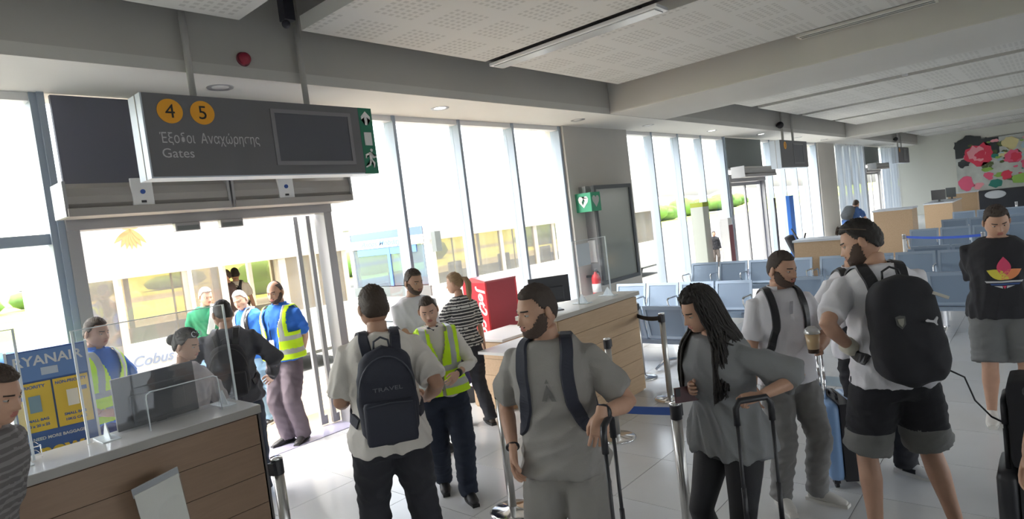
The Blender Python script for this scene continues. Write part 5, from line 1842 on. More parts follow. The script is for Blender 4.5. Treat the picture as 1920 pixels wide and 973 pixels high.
def bus(label, x0, x1, y0, pillars, doorway=None, front=None, leaves=(), wheels=()):
    t = empty('apron_bus', ((x0 + x1) / 2, y0 + 1.4, 0), 0, label, 'bus')
    cx_, cy_ = (x0 + x1) / 2, y0 + 1.4

    def P(name, a, b, c, d, e, f, m, par=None, bev=0):
        return boxo(name, a - cx_, b - cx_, c - cy_, d - cy_, e, f, m, par or t, bev)
    y1 = y0 + 2.8
    P('roof', x0, x1, y0, y1, 2.05, 3.05, M_BUSW, None, 0.04)
    P('floor_deck', x0 + 0.05, x1 - 0.05, y0 + 0.05, y1 - 0.05, 0.24, 0.30, M_DARKG)
    segs = [(x0, x1)] if not doorway else [(x0, doorway[0]), (doorway[1], x1)]
    for a, b in segs:
        P('side_skirt', a, b, y0, y0 + 0.05, 0.30, 1.06, M_BUSW, None, 0.01)
    P('side_skirt', x0, x1, y1 - 0.05, y1, 0.30, 1.06, M_BUSW, None, 0.01)
    for x, w in pillars:
        P('pillar', x, x + w, y0, y0 + 0.07, 1.06, 2.05, M_BUSF)
    for x, w in pillars[::2]:
        P('pillar', x, x + w, y1 - 0.07, y1, 1.06, 2.05, M_BUSF)
    P('window_rail', x0, x1, y0 - 0.012, y0 + 0.04, 2.0, 2.06, M_BUSF)
    xs = [p[0] for p in pillars]
    for (xa, wa), (xb, wb) in zip(pillars, pillars[1:]):
        if doorway and abs(xa + wa - doorway[0]) < 0.12: continue
        P('pane', xa + wa, xb, y0 + 0.025, y0 + 0.033, 1.06, 2.0, M_BGL)
    P('pane', x0 + 0.1, x1 - 0.1, y1 - 0.033, y1 - 0.025, 1.06, 2.05, M_BGL)
    for a, b in leaves:
        l = P('door_leaf', a, b, y0 - 0.03, y0 - 0.005, 0.34, 0.42, M_BUSF)
        P('stile', a, a + 0.06, y0 - 0.03, y0 - 0.005, 0.42, 2.0, M_BUSF, l)
        P('stile', b - 0.06, b, y0 - 0.03, y0 - 0.005, 0.42, 2.0, M_BUSF, l)
        P('pane', a + 0.06, b - 0.06, y0 - 0.022, y0 - 0.014, 0.42, 2.0, M_BGL, l)
    for x in wheels:
        for yy in (y0 + 0.02, y1 - 0.24):
            bm = B(); lathe(bm, [(0, -0.11), (0.30, -0.11), (0.42, -0.09), (0.42, 0.09), (0.30, 0.11), (0, 0.11)], n=28)
            w_ = obj('wheel', bm, M_TYRE, t, True, loc=(x - cx_, yy + 0.11 - cy_, 0.41), rot=(RAD(90), 0, 0))
            bm = B(); lathe(bm, [(0, -0.118), (0.2, -0.116), (0.24, -0.108), (0, -0.108)], n=20); obj('wheel_hub', bm, M_ALUG, w_, True)
    if front is None:
        P('end_wall', x0, x0 + 0.05, y0 + 0.05, y1 - 0.05, 0.30, 2.05, M_BUSW)
    P('end_wall', x1 - 0.05, x1, y0 + 0.05, y1 - 0.05, 0.30, 2.05, M_BUSW)
    # inside: grab poles and a few seats
    n = int((x1 - x0) / 1.1)
    for k in range(n):
        xx = x0 + 0.6 + k * 1.1
        o = tube('grab_pole', [(xx - cx_, 0.25 * (-1) ** k, 0.30), (xx - cx_, 0.25 * (-1) ** k, 2.04)], 0.018, mat('pole_yellow', (0.75, 0.62, 0.08), 0.4), t, 8)
    for k in range(max(1, n // 2)):
        xx = x0 + 0.9 + k * 2.0
        P('bus_seat', xx, xx + 0.45, y1 - 0.60, y1 - 0.15, 0.30, 0.75, mat('bus_seat_cloth', (0.10, 0.12, 0.18), 0.8), None, 0.03)
        P('bus_seat_back', xx, xx + 0.45, y1 - 0.18, y1 - 0.08, 0.75, 1.30, mat('bus_seat_cloth'), None, 0.03)
    return t


b1 = bus('white apron bus with open doors outside the gate', 2.28, 6.65, 10.0, [(2.28, 0.10), (2.83, 0.08), (3.73, 0.09), (4.30, 0.09), (5.29, 0.13), (5.95, 0.07), (6.55, 0.10)],
         doorway=(4.39, 5.29), leaves=((2.36, 2.86), (3.80, 4.33)), wheels=(3.3,))
cb = Vector((4.465, 11.4, 0))
text('lettering', 'Cobus', 0.21, mat('bus_letters', (0.30, 0.36, 0.50), 0.5), b1, Matrix.Translation((2.88 - cb.x, 9.995 - cb.y, 0.72)) @ Matrix.Rotation(RAD(90), 4, 'X'), 0.002, 'LEFT', shear=0.3, bold=0.004)
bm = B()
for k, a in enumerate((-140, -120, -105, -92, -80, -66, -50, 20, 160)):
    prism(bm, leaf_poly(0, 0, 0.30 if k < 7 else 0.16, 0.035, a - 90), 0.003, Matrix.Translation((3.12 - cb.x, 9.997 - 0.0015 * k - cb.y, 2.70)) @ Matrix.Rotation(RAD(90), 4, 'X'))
o = obj('orange_palm_shape', bm, mat('palm_orange', (0.85, 0.42, 0.18), 0.6), b1)  # flat orange palm shape set on the upper bus side
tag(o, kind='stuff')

b2 = bus('long white coach parked behind the windows, blue front', 8.45, 18.4, 9.7, [(8.45, 0.14), (9.50, 0.12), (10.6, 0.10), (11.85, 0.12), (12.6, 0.10), (13.9, 0.12), (15.2, 0.12), (16.6, 0.12), (18.28, 0.12)],
         front=True, wheels=(10.2, 16.6))
cb = Vector((13.425, 11.1, 0))
bb = mat('coach_blue', (0.10, 0.22, 0.50), 0.4)
P2 = lambda nm, a, b, c, d, e, f, m: boxo(nm, a - cb.x, b - cb.x, c - cb.y, d - cb.y, e, f, m, b2, 0.0)
P2('front_nose', 8.39, 8.50, 9.72, 12.46, 0.30, 1.02, M_BUSW)
P2('front_bumper', 8.36, 8.44, 9.74, 12.44, 0.85, 1.06, M_DARKG)
P2('windscreen', 8.43, 8.45, 9.84, 12.36, 1.08, 1.92, M_BGLB)
P2('windscreen_divider', 8.41, 8.44, 11.00, 11.10, 1.08, 1.92, bb)
P2('blue_panel', 8.415, 8.45, 10.1, 12.2, 1.78, 1.94, bb)
P2('front_name_band', 8.40, 8.44, 9.80, 12.40, 1.94, 2.13, M_BUSW)
P2('front_blue_band', 8.40, 8.45, 9.80, 12.40, 2.13, 2.30, mat('coach_blue_dark', (0.10, 0.16, 0.34), 0.4))
P2('front_pillar', 8.40, 8.50, 9.70, 9.82, 1.02, 2.3, M_BUSW)
P2('front_pillar', 8.40, 8.50, 12.38, 12.50, 1.02, 2.3, M_BUSW)
text('lettering', 'Autos Mobility', 0.17, bb, b2, Matrix.Translation((8.398 - cb.x, 12.0 - cb.y, 1.985)) @ Matrix.Rotation(RAD(-90), 4, 'Z') @ Matrix.Rotation(RAD(90), 4, 'X'), 0.002, 'LEFT', shear=0.35, bold=0.003, xs=1.4)
o = tube('mirror_arm', [(8.42 - cb.x, 9.72 - cb.y, 2.30), (8.25 - cb.x, 9.45 - cb.y, 2.34), (8.35 - cb.x, 9.35 - cb.y, 2.15)], 0.03, M_BUSW, b2, 8)
P2('mirror', 8.25, 8.40, 9.28, 9.40, 1.75, 2.15, M_DARKG)
P2('driver_window_frame', 8.75, 9.45, 9.685, 9.70, 1.98, 2.04, M_BUSF)
P2('skirt_marking', 12.9, 13.5, 9.685, 9.70, 0.55, 0.85, mat('marking_blue_grey', (0.5, 0.56, 0.66), 0.5))


# ------------------------------------------------------------ cars
def car(label, x, y, rz, col):
    t = empty('car', (x, y, -0.01), rz, label, 'car')
    m = mat('paint_' + label.split()[0], col, 0.3, 0.3, coat=0.6)
    bm = B()
    prof = [(-2.1, 0.35), (-2.15, 0.65), (-1.95, 0.92), (-1.0, 0.98), (1.1, 0.96), (1.95, 0.80), (2.12, 0.60), (2.1, 0.32)]
    prism(bm, prof, 1.70, Matrix.Translation((0, 0.85, 0)) @ Matrix.Rotation(RAD(90), 4, 'X'))
    bmesh.ops.bevel(bm, geom=bm.edges[:], offset=0.05, segments=2, affect='EDGES')
    obj('body', bm, m, t, True)
    bm = B()
    prism(bm, [(-1.75, 0.92), (-1.35, 1.40), (-0.9, 1.48), (0.2, 1.46), (0.6, 1.35), (1.15, 0.95)], 1.48, Matrix.Translation((0, 0.74, 0)) @ Matrix.Rotation(RAD(90), 4, 'X'))
    obj('windows', bm, mat('car_glass', (0.05, 0.06, 0.07), 0.1), t)
    bm = B(); box(bm, -1.30, 0.25, -0.70, 0.70, 1.45, 1.50, bev=0.02); obj('roof', bm, m, t)
    for xx in (-1.3, 1.3):
        for yy in (-0.78, 0.78):
            bm = B(); lathe(bm, [(0, -0.10), (0.24, -0.10), (0.31, -0.08), (0.31, 0.08), (0.24, 0.10), (0, 0.10)], n=20)
            obj('wheel', bm, M_TYRE, t, True, loc=(xx, yy, 0.31), rot=(RAD(90), 0, 0))
    return t


car('silver car parked beyond the grass strip', 9.0, 75, 5, (0.6, 0.6, 0.62))
car('dark grey car parked beyond the grass strip', 14.6, 76, 5, (0.10, 0.12, 0.14))
car('white car parked beyond the grass strip', 19.6, 77, 0, (0.75, 0.75, 0.75))
car('cream car at the edge of the apron', 1.3, 36, 30, (0.7, 0.68, 0.62))
car('blue car parked close outside the left window', 0.6, 15.2, 12, (0.05, 0.16, 0.45))
# ============================================================ the people in the photograph
HD_ = mat('hair_black', (0.018, 0.014, 0.012), 0.5, bump=0.5, bscale=220)
HBR = mat('hair_brown', (0.055, 0.035, 0.024), 0.5, bump=0.5, bscale=220)
HFD = mat('hair_shaved_sides', (0.06, 0.045, 0.038), 0.8)
HGR = mat('hair_grey', (0.35, 0.32, 0.29), 0.6, bump=0.4, bscale=220)
HWH = mat('hair_white', (0.62, 0.58, 0.52), 0.6, bump=0.4, bscale=220)
HBL = mat('hair_blonde', (0.30, 0.19, 0.10), 0.5, bump=0.5, bscale=220)
BRD = mat('beard_dark', (0.095, 0.062, 0.048), 0.8, bump=0.6, bscale=300)
C = lambda n, c, r=0.9, b=0.2: mat(n, c, r, bump=b, bscale=260)
GREYTEE = C('grey_beige_jersey', (0.30, 0.285, 0.27))
GREYPANT = C('grey_beige_sweatpants', (0.27, 0.255, 0.24))
GREYTEE2 = C('heather_grey_jersey', (0.23, 0.235, 0.245))
BLKLEG = C('black_leggings', (0.022, 0.022, 0.026), 0.6)
WHITE_P = C('white_pique', (0.73, 0.72, 0.76))
WHITE_T = C('white_jersey', (0.76, 0.72, 0.67))
BLUE_P = C('bright_blue_polo', (0.03, 0.16, 0.62))
NAVY = C('navy_trousers', (0.022, 0.030, 0.052))
NAVYP = C('dark_navy_pack', (0.025, 0.028, 0.045), 0.7)
CHAR = C('charcoal_trousers', (0.035, 0.036, 0.045))
PLUM = C('mauve_grey_trousers', (0.13, 0.105, 0.125))
LGREY = C('light_grey_trousers', (0.23, 0.225, 0.225))
JEANS = C('light_blue_jeans', (0.23, 0.38, 0.56))
BLKT = C('black_jersey', (0.026, 0.026, 0.031))
GSH = C('grey_shorts', (0.19, 0.19, 0.185))
HV = C('hi_vis_yellow', (0.62, 0.95, 0.01), 0.7)
BAND = mat('reflective_band', (0.42, 0.45, 0.42), 0.4)
SHB = mat('shoe_black', (0.02, 0.02, 0.022), 0.5)
SOLB = mat('sole_black', (0.03, 0.03, 0.03), 0.7)
SHW = mat('shoe_white', (0.62, 0.60, 0.56), 0.6)
SOLW = mat('sole_white', (0.70, 0.68, 0.64), 0.7)


def P2(u, v, z):
    """ground position under a pixel whose true height is z"""
    d = cam.matrix_world.to_3x3() @ Vector(((u - 960) / 1164.0, -(v - 486.5) / 1164.0, -1))
    t = (z - 2.1) / d.z
    return (d.x * t, d.y * t)


def dep(p):
    f = -(cam.matrix_world.to_3x3().col[2])
    return (Vector((p[0], p[1], 1.1)) - Vector((0, 0, 2.1))).dot(f)


def loc(pos, az, h, w):
    w = Vector(w) - Vector((pos[0], pos[1], pos[2] if len(pos) > 2 else 0))
    return (Matrix.Rotation(-RAD(az - 90), 3, 'Z') @ w) / (h / 1.75)


def hang(sx, fwd=0.06, out=0.27, z=0.86, **k):
    return dict(w=(sx * out, fwd, z), pole=(sx * 0.3, -1, -0.2), d=(0, 0.12, -1), n=(sx, 0, 0.1), **k)


# ---- bearded man in grey
pos, az, h = P2(1021, 531, 1.80), 203, 1.80
D = dep(pos)
wr_ = loc(pos, az, h, at(962, 842, D - 0.04))
wl_ = loc(pos, az, h, at(1128, 775, D - 0.34))
g = person('bearded man in a grey t-shirt looking left, one hand on a trolley handle', pos, az, h, 'm', 'tan', 1.0, (3, 1.5, 0), (-42, 4, 0),
           R=dict(w=wr_, pole=(0.6, -1, 0), d=(0.0, 0.15, -1), n=(1, 0, 0), curl=0.5),
           L=dict(w=wl_, pole=(-0.5, -1.0, -0.3), d=(0.15, 0.45, -0.9), n=(-0.3, 0.9, 0.4), curl=0.55),
           feet=((0.15, -0.02, 12), (-0.15, 0.06, -14)), top=dict(m=GREYTEE, hem=0.86, loose=0.020, sleeve=0.78, fold=0.008), bottom=(GREYPANT, 'trousers', 0.022),
           shoes=(SHW, SOLW), hair=('fade', HFD, 0.008), beard=(BRD, 0.004, 0), brow=HD_)
gb = backpack('navy backpack worn by the bearded man in grey', g, NAVYP, NAVYP, w=0.30, hgt=0.44, dep=0.15, strapw=0.062, pocket=False)
decal('chest_print', g, [[(-0.035, -0.03), (-0.012, -0.03), (0, 0.0), (0.012, -0.03), (0.035, -0.03), (0.0, 0.05)], [(-0.01, 0.055), (0.01, 0.055), (0, 0.075)]], (0.0, 0.1, 1.26), (0, -1, 0), mat('print_soft_grey', (0.16, 0.155, 0.15), 0.8), g['root'])
a_ = g['arms']
tube('wristband', [a_['L'][1].lerp(a_['L'][2], t) for t in (0.90, 0.96)], 0.036, M_BLACK, g['root'], 16)
tube('bracelet', [a_['R'][1].lerp(a_['R'][2], t) for t in (0.93, 0.97)], 0.033, M_BLACK, g['root'], 16)
hc = at(1138, 788, D - 0.36)
suitcase('black suitcase whose handle the bearded man holds', hc.x, hc.y, 22, 0.38, 0.24, 0.52, mat('case_black', (0.03, 0.03, 0.035), 0.4), M_BLACK, hz=hc.z, pole=0.19).location = (hc.x - 0.0 + 0.07 * sin(RAD(22)), hc.y - 0.07 * cos(RAD(22)), 0)

# ---- man with navy backpack, back to the camera
pos, az, h = P2(694, 540, 1.83), 58, 1.83
D = dep(pos)
w1 = loc(pos, az, h, at(650, 752, D + 0.22))
b = person('man in a pale t-shirt seen from behind, holding a water bottle', pos, az, h, 'm', 'tan', 1.08, (2, 1, 0), (10, 4, 0),
           L=dict(w=w1, pole=(-0.35, -1.0, -0.5), d=(0.35, 0.9, 0.0), n=(-0.8, 0.0, 0.4), curl=0.9),
           R=dict(w=loc(pos, az, h, at(800, 745, D + 0.15)), pole=(0.4, -1.0, -0.4), d=(-0.3, 1, 0.0), n=(0.9, 0.2, 0), curl=0.6),
           feet=((0.17, 0.0, 10), (-0.15, 0.05, -12)), top=dict(m=WHITE_T, hem=0.84, loose=0.022, sleeve=0.84, fold=0.008), bottom=(CHAR, 'trousers', 0.022),
           shoes=(SHB, SOLB), hair=('short', HBR, 0.014), brow=HD_)
bb_ = backpack('dark navy backpack with front pocket on the man in a pale t-shirt', b, NAVYP, mat('pack_trim', (0.05, 0.055, 0.075), 0.5), w=0.335, hgt=0.54, dep=0.16, zc=1.17, strapw=0.06, strap_mat=NAVYP)
t_ = text('lettering', 'TRAVEL', 0.030, mat('pack_letters', (0.13, 0.135, 0.155), 0.5), bb_, b['F'] @ Matrix.Translation((0, -0.098, 0.045)) @ Matrix.Rotation(RAD(90), 4, 'X'), 0.001, 'CENTER', xs=1.5)
hw = at(664, 735, D + 0.26)
t = empty('water_bottle', (hw.x, hw.y, hw.z - 0.13), 0, 'clear crumpled water bottle held by the man with the navy backpack', 'bottle')
bm = B(); lathe(bm, [(0, 0), (0.036, 0.003), (0.038, 0.02), (0.033, 0.04), (0.038, 0.06), (0.034, 0.085), (0.038, 0.11), (0.037, 0.15), (0.028, 0.19), (0.013, 0.215), (0.013, 0.225), (0, 0.225)], n=22)
obj('bottle_body', bm, glass('bottle_plastic', (0.80, 0.86, 0.97), 0.30, 0.22), t, True)
bm = B(); lathe(bm, [(0, 0), (0.015, 0), (0.015, 0.016), (0, 0.016)], c=(0, 0, 0.225), n=16); obj('cap', bm, M_PRINTW, t)

# ---- woman in the yellow vest
pos, az, h = (3.19, 3.74), 236, 1.635
D = dep(pos)
vw = person('woman with tied hair in a yellow high-visibility vest walking towards us', pos, az, h, 'f', 'fair', 1.08, (3, 2, 0), (-8, 12, 4),
            L=dict(w=loc(pos, az, h, at(858, 700, D - 0.22)), pole=(-1, -0.8, -0.3), d=(0.8, 0.7, -0.5), n=(-0.6, 0.7, 0.2), curl=0.4),
            R=dict(w=loc(pos, az, h, at(800, 705, D - 0.2)), pole=(1, -0.8, -0.3), d=(-0.8, 0.7, -0.1), n=(0.6, 0.7, 0.2), curl=0.5),
            feet=((0.06, -0.20, 4, 0.02), (-0.10, 0.12, -6)), top=dict(m=WHITE_T, hem=0.90, loose=0.006, sleeve=1.72, shirt=True), bottom=(NAVY, 'trousers', 0.022), shoes=(SHB, SOLB),
            hair=('short', HBR, 0.008), vest=dict(m=HV, band=BAND, gap=0.004), collar=WHITE_T)
tube('wristwatch', [vw['arms']['L'][1].lerp(vw['arms']['L'][2], t) for t in (0.88, 0.99)], 0.033, M_BLACK, vw['root'], 16)
bm = B(); ellipsoid(bm, vw['HM'] @ Vector((0, -0.115, 0.03)), (0.035, 0.035, 0.035)); obj('hair_bun', bm, HBR, vw['root'], True)
bm = B(); loft(bm, [vw['U'](p) for p in ((-0.055, 0.0, 1.495), (-0.03, 0.055, 1.475), (0.0, 0.07, 1.46), (0.03, 0.055, 1.475), (0.055, 0.0, 1.495))], 0.011, 8); obj('neck_scarf', bm, NAVY, vw['root'], True)

# ---- man in white t-shirt with folded arms by the window
pos, az, h = (3.80, 4.71), 250, 1.79
wm = person('man in a white t-shirt with folded arms by the tall windows', pos, az, h, 'm', 'tan', 1.0, (2, 0, 0), (18, 8, 0),
            R=dict(w=(-0.10, 0.20, 1.13), pole=(1, -0.2, -0.8), d=(-1, 0.1, 0.15), n=(0, 1, 0.2), curl=0.5),
            L=dict(w=(0.10, 0.17, 1.10), pole=(-1, -0.2, -0.8), d=(1, 0.1, 0.15), n=(0, 1, 0.2), curl=0.5),
            top=dict(m=WHITE_P, hem=0.88), bottom=(CHAR, 'trousers', 0.018), shoes=(SHB, SOLB), hair=('fade', HBR, 0.010), beard=(BRD, 0.002, 0), lite=True)

# ---- woman in the striped top
pos, az, h = (4.56, 4.86), 75, 1.66
sw_ = person('blonde woman with a ponytail in a black and white striped top', pos, az, h, 'f', 'tan', 1.0, (2, 0, 0), (38, 6, 0),
             L=dict(w=(-0.14, 0.24, 1.10), pole=(-1, -0.6, -0.4), d=(0.5, 1, 0), n=(-0.7, 0.2, 0.6), curl=0.5), R=hang(1),
             feet=((0.12, -0.16, 10), (-0.09, 0.05, -5)), top=dict(m=C('stripe_black', (0.04, 0.04, 0.045)), stripe=C('stripe_white', (0.62, 0.61, 0.58)), hem=0.92, sleeve=0.9, loose=0.014),
             bottom=(CHAR, 'trousers', 0.016), shoes=(mat('sandal_tan', (0.06, 0.045, 0.04), 0.5), SOLB, 0.03), hair=('short', HBL, 0.013), lite=True)
bm = B()
hp_ = [sw_['HM'] @ Vector(p) for p in ((0, -0.10, 0.035), (0, -0.15, 0.02), (0.0, -0.17, -0.04), (0.0, -0.155, -0.13), (0.01, -0.13, -0.22), (0.015, -0.12, -0.28))]
loft(bm, hp_, [0.022, 0.030, 0.036, 0.034, 0.024, 0.006], 14, up=(1, 0, 0)); obj('ponytail', bm, HBL, sw_['root'], True)
t = boxo('paper_sheet', -0.105, 0.105, -0.001, 0.001, -0.15, 0.15, mat('paper_white', (0.85, 0.85, 0.85), 0.7)); wv_ = W(sw_, (-0.10, 0.36, 1.16)); t.location = wv_; t.rotation_euler = (RAD(50), 0, RAD(75)); tag(t, 'sheet of white paper held by the woman in stripes', 'paper')

# ---- gate staff in the doorway
pos, az, h = (3.36, 6.50), 205, 1.80
vs = person('gate man in blue polo and yellow vest standing in the doorway, hands behind back', pos, az, h, 'm', 'tan', 1.0, (0, -2, 0), (6, 10, 4),
            R=dict(w=(0.08, -0.20, 0.92), pole=(1, -0.6, 0.1), d=(-1, -0.1, -0.2), n=(0, -1, 0), curl=0.5), L=dict(w=(-0.08, -0.20, 0.92), pole=(-1, -0.6, 0.1), d=(1, -0.1, -0.2), n=(0, -1, 0), curl=0.5),
            feet=((0.05, 0.06, 25), (-0.10, 0.0, -10)), top=dict(m=BLUE_P, hem=0.90, sleeve=0.88), bottom=(PLUM, 'trousers', 0.026), shoes=(SHB, SOLB), hair=('receding', HFD, 0.004), brow=HD_, beard=(BRD, 0.0015, 0),
            vest=dict(m=HV, band=BAND, gap=0.06), collar=BLUE_P)
bm = B(); box(bm, -0.028, 0.028, 0, 0.004, -0.04, 0.04, M=Matrix.Translation(vs['U']((0.02, 0.155, 1.10)))); obj('badge', bm, M_PRINTW, vs['root'])
tube('lanyard', [vs['U'](p) for p in ((0.06, 0.10, 1.44), (0.045, 0.145, 1.30), (0.02, 0.158, 1.14))], 0.004, BLKT, vs['root'], 6)

# ---- white haired man
pos, az, h = (3.55, 7.62), 200, 1.70
wh = person('white-haired man in a blue polo with a white scarf, outside the door', pos, az, h, 'm', 'fair', 1.12, (4, 2, 0), (12, 10, 6),
            R=dict(w=(0.06, 0.20, 0.98), pole=(1, -0.6, -0.3), d=(-0.9, 0.5, -0.2), n=(0.2, 0.9, 0.3), curl=0.6), L=dict(w=(-0.05, 0.22, 0.97), pole=(-1, -0.6, -0.3), d=(0.9, 0.5, -0.2), n=(-0.2, 0.9, 0.3), curl=0.6),
            top=dict(m=BLUE_P, hem=0.88, sleeve=0.9), bottom=(JEANS, 'trousers', 0.020), shoes=(SHB, SOLW), hair=('short', HWH, 0.010), collar=BLUE_P, lite=True)
for s in (-1, 1):
    ribbon('scarf_end', wh, [wh['U'](p) for p in ((0, -0.10, 1.48), (s * 0.07, -0.05, 1.49), (s * 0.085, 0.06, 1.44), (s * 0.07, 0.13, 1.30), (s * 0.06, 0.14, 1.12), (s * 0.06, 0.14, 1.00))], 0.075, C('scarf_white', (0.66, 0.68, 0.74)), 0.006, wh['root'], 0.010)
backpack('dark backpack on the white-haired man', wh, BLKT, M_BLACK, w=0.28, hgt=0.42, dep=0.14, pocket=False, strapw=0.05)

# ---- man with green scarf behind
pos, az, h = (3.50, 8.75), 250, 1.76
gs = person('grey-haired man in green behind the white-haired man', pos, az, h, 'm', 'fair', 1.05, (3, 0, 0), (25, 12, 0), R=hang(1), L=hang(-1),
            top=dict(m=C('green_jersey', (0.02, 0.22, 0.10)), hem=0.88), bottom=(JEANS, 'trousers', 0.02), shoes=(SHB, SOLB), hair=('short', HGR, 0.010), lite=True)
ribbon('striped_scarf', gs, [gs['U'](p) for p in ((-0.07, -0.05, 1.49), (-0.085, 0.06, 1.44), (-0.05, 0.14, 1.30), (0.0, 0.15, 1.12))], 0.09, C('scarf_pale', (0.6, 0.66, 0.62)), 0.006, gs['root'], 0.008)

# ---- man in grey jacket with black backpack
pos, az, h = P2(415, 563, 1.755), 62, 1.755
jm = person('man in a dark grey jacket with black backpack, back to us behind the desk', pos, az, h, 'm', 'tan', 1.05, (7, 0, 0), (20, 12, 0),
            L=dict(w=(-0.32, 0.26, 1.02), pole=(-1, -0.7, 0.0), d=(0.3, 1, -0.3), n=(-0.7, 0.1, 0.5)), R=dict(w=(0.30, 0.20, 0.98), pole=(1, -0.7, 0.0), d=(-0.3, 1, -0.3), n=(0.7, 0.1, 0.5)),
            top=dict(m=C('dark_grey_jacket', (0.085, 0.085, 0.10)), hem=0.86, sleeve=1.92, loose=0.024, fold=0.010), bottom=(NAVY, 'trousers', 0.02), shoes=(SHB, SOLB), hair=('fade', HD_, 0.010))
jb = backpack('black backpack on the man in the dark grey jacket', jm, BLKT, M_BLACK, w=0.32, hgt=0.47, dep=0.18, zc=1.14, strapw=0.055)

# ---- desk agent
pos, az, h = P2(326, 619, 1.635), 296, 1.635
da = person('dark-haired desk agent behind the monitor, glasses pushed up, looking right', pos, az, h, 'f', 'tan', 1.12, (5, 0, 0), (10, 10, 0),
            R=dict(w=(0.20, 0.26, 0.98), pole=(1, -0.6, -0.4), d=(-0.3, 1, -0.2), n=(0.3, 0, 1)), L=dict(w=(-0.18, 0.30, 0.98), pole=(-1, -0.6, -0.4), d=(0.3, 1, -0.2), n=(-0.3, 0, 1)),
            top=dict(m=C('agent_white_blouse', (0.40, 0.38, 0.40)), hem=0.88, sleeve=1.8, shirt=True), bottom=(NAVY, 'trousers', 0.018), shoes=(SHB, SOLB), hair=('short', HD_, 0.020))
HMs = da['HM']
bm = B()
for s in (-1, 1):
    ring = [HMs @ Vector((s * 0.034 + 0.027 * cos(a), 0.075 - 0.01 * sin(a), 0.105 + 0.018 * sin(a))) for a in np.linspace(0, 2 * pi, 15)]
    loft(bm, ring, 0.0028, 6)
tag(obj('glasses', bm, M_PLEXE, da['root'], True), kind='stuff')
bm = B(); ellipsoid(bm, HMs @ Vector((0, -0.12, 0.02)), (0.045, 0.045, 0.045)); obj('hair_bun', bm, HD_, da['root'], True)

# ---- yellow vest man left of the doorway
pos, az, h = P2(163, 597, 1.758), 300, 1.758
v6 = person('man in blue sleeves and yellow vest in profile beside the door post', pos, az, h, 'm', 'tan', 1.0, (3, 0, 0), (0, 8, 0),
            R=dict(w=(0.22, 0.22, 1.02), pole=(1, -0.7, -0.3), d=(-0.5, 1, -0.1), n=(0.6, 0, 0.8)), L=dict(w=(-0.22, 0.24, 1.02), pole=(-1, -0.7, -0.3), d=(0.5, 1, -0.1), n=(-0.6, 0, 0.8)),
            top=dict(m=BLUE_P, hem=0.90, sleeve=0.8), bottom=(C('royal_navy', (0.03, 0.05, 0.20)), 'trousers', 0.02), shoes=(SHB, SOLB), hair=('fade', HBR, 0.007), vest=dict(m=HV, band=BAND, gap=0.03), collar=BLUE_P)

# ---- boy at the left edge
pos, az, h = P2(-112, 692, 1.79), 312, 1.80
by = person('young man with short brown hair in profile at the left picture edge', pos, az, h, 'm', 'tan', 0.92, (15, 0, 0), (0, 2, 0), R=hang(1, -0.1), L=hang(-1, -0.1),
            top=dict(m=C('striped_grey_tee', (0.13, 0.12, 0.12)), stripe=C('striped_grey_light', (0.22, 0.21, 0.21)), hem=0.86), bottom=(CHAR, 'trousers', 0.02), shoes=(SHW, SOLW), hair=('fade', HBR, 0.012), brow=HBR)

# ---- long-haired woman
pos, az, h = P2(1338, 522, 1.70), 158, 1.70
D = dep(pos)
wl_ = loc(pos, az, h, at(1425, 742, D - 0.36))
wr_ = loc(pos, az, h, at(1306, 722, D - 0.04))
lw = person('woman with long dark hair in a grey t-shirt leaning on a trolley handle', pos, az, h, 'f', 'tan', 1.10, (9, -3, 0), (-12, 14, 0),
            L=dict(w=wl_, pole=(-0.7, -1.0, -0.3), d=loc((0, 0), az, 1.75, (-0.65 * 0.6, 0.72 * 0.6, -0.05)), n=(-0.5, 0.2, 0.9), curl=1.0),
            R=dict(w=wr_, pole=(0.8, -0.8, -0.4), d=(-0.35, 1.0, 0.05), n=(0.9, 0.3, -0.1), curl=0.7),
            feet=((0.12, 0.06, 8), (-0.09, -0.08, -8)), top=dict(m=GREYTEE2, hem=0.84, loose=0.034, sleeve=0.98, fold=0.011), bottom=(BLKLEG, 'leggings', 0.0), shoes=(SHB, SOLW),
            hair=('long', HD_, 0.020), brow=HD_)
HMl, U = lw['HM'], lw['U']
cat_small = [(x * 0.7, y * 0.7) for x, y in [(-0.045, 0.012), (-0.012, 0.010), (0.026, 0.014), (0.040, 0.032), (0.044, 0.020), (0.022, -0.006), (0.034, -0.034), (0.012, -0.014), (-0.036, -0.002)]]
# long straight hair: a sheet falling from the crown over back and shoulders, with loose strands on it


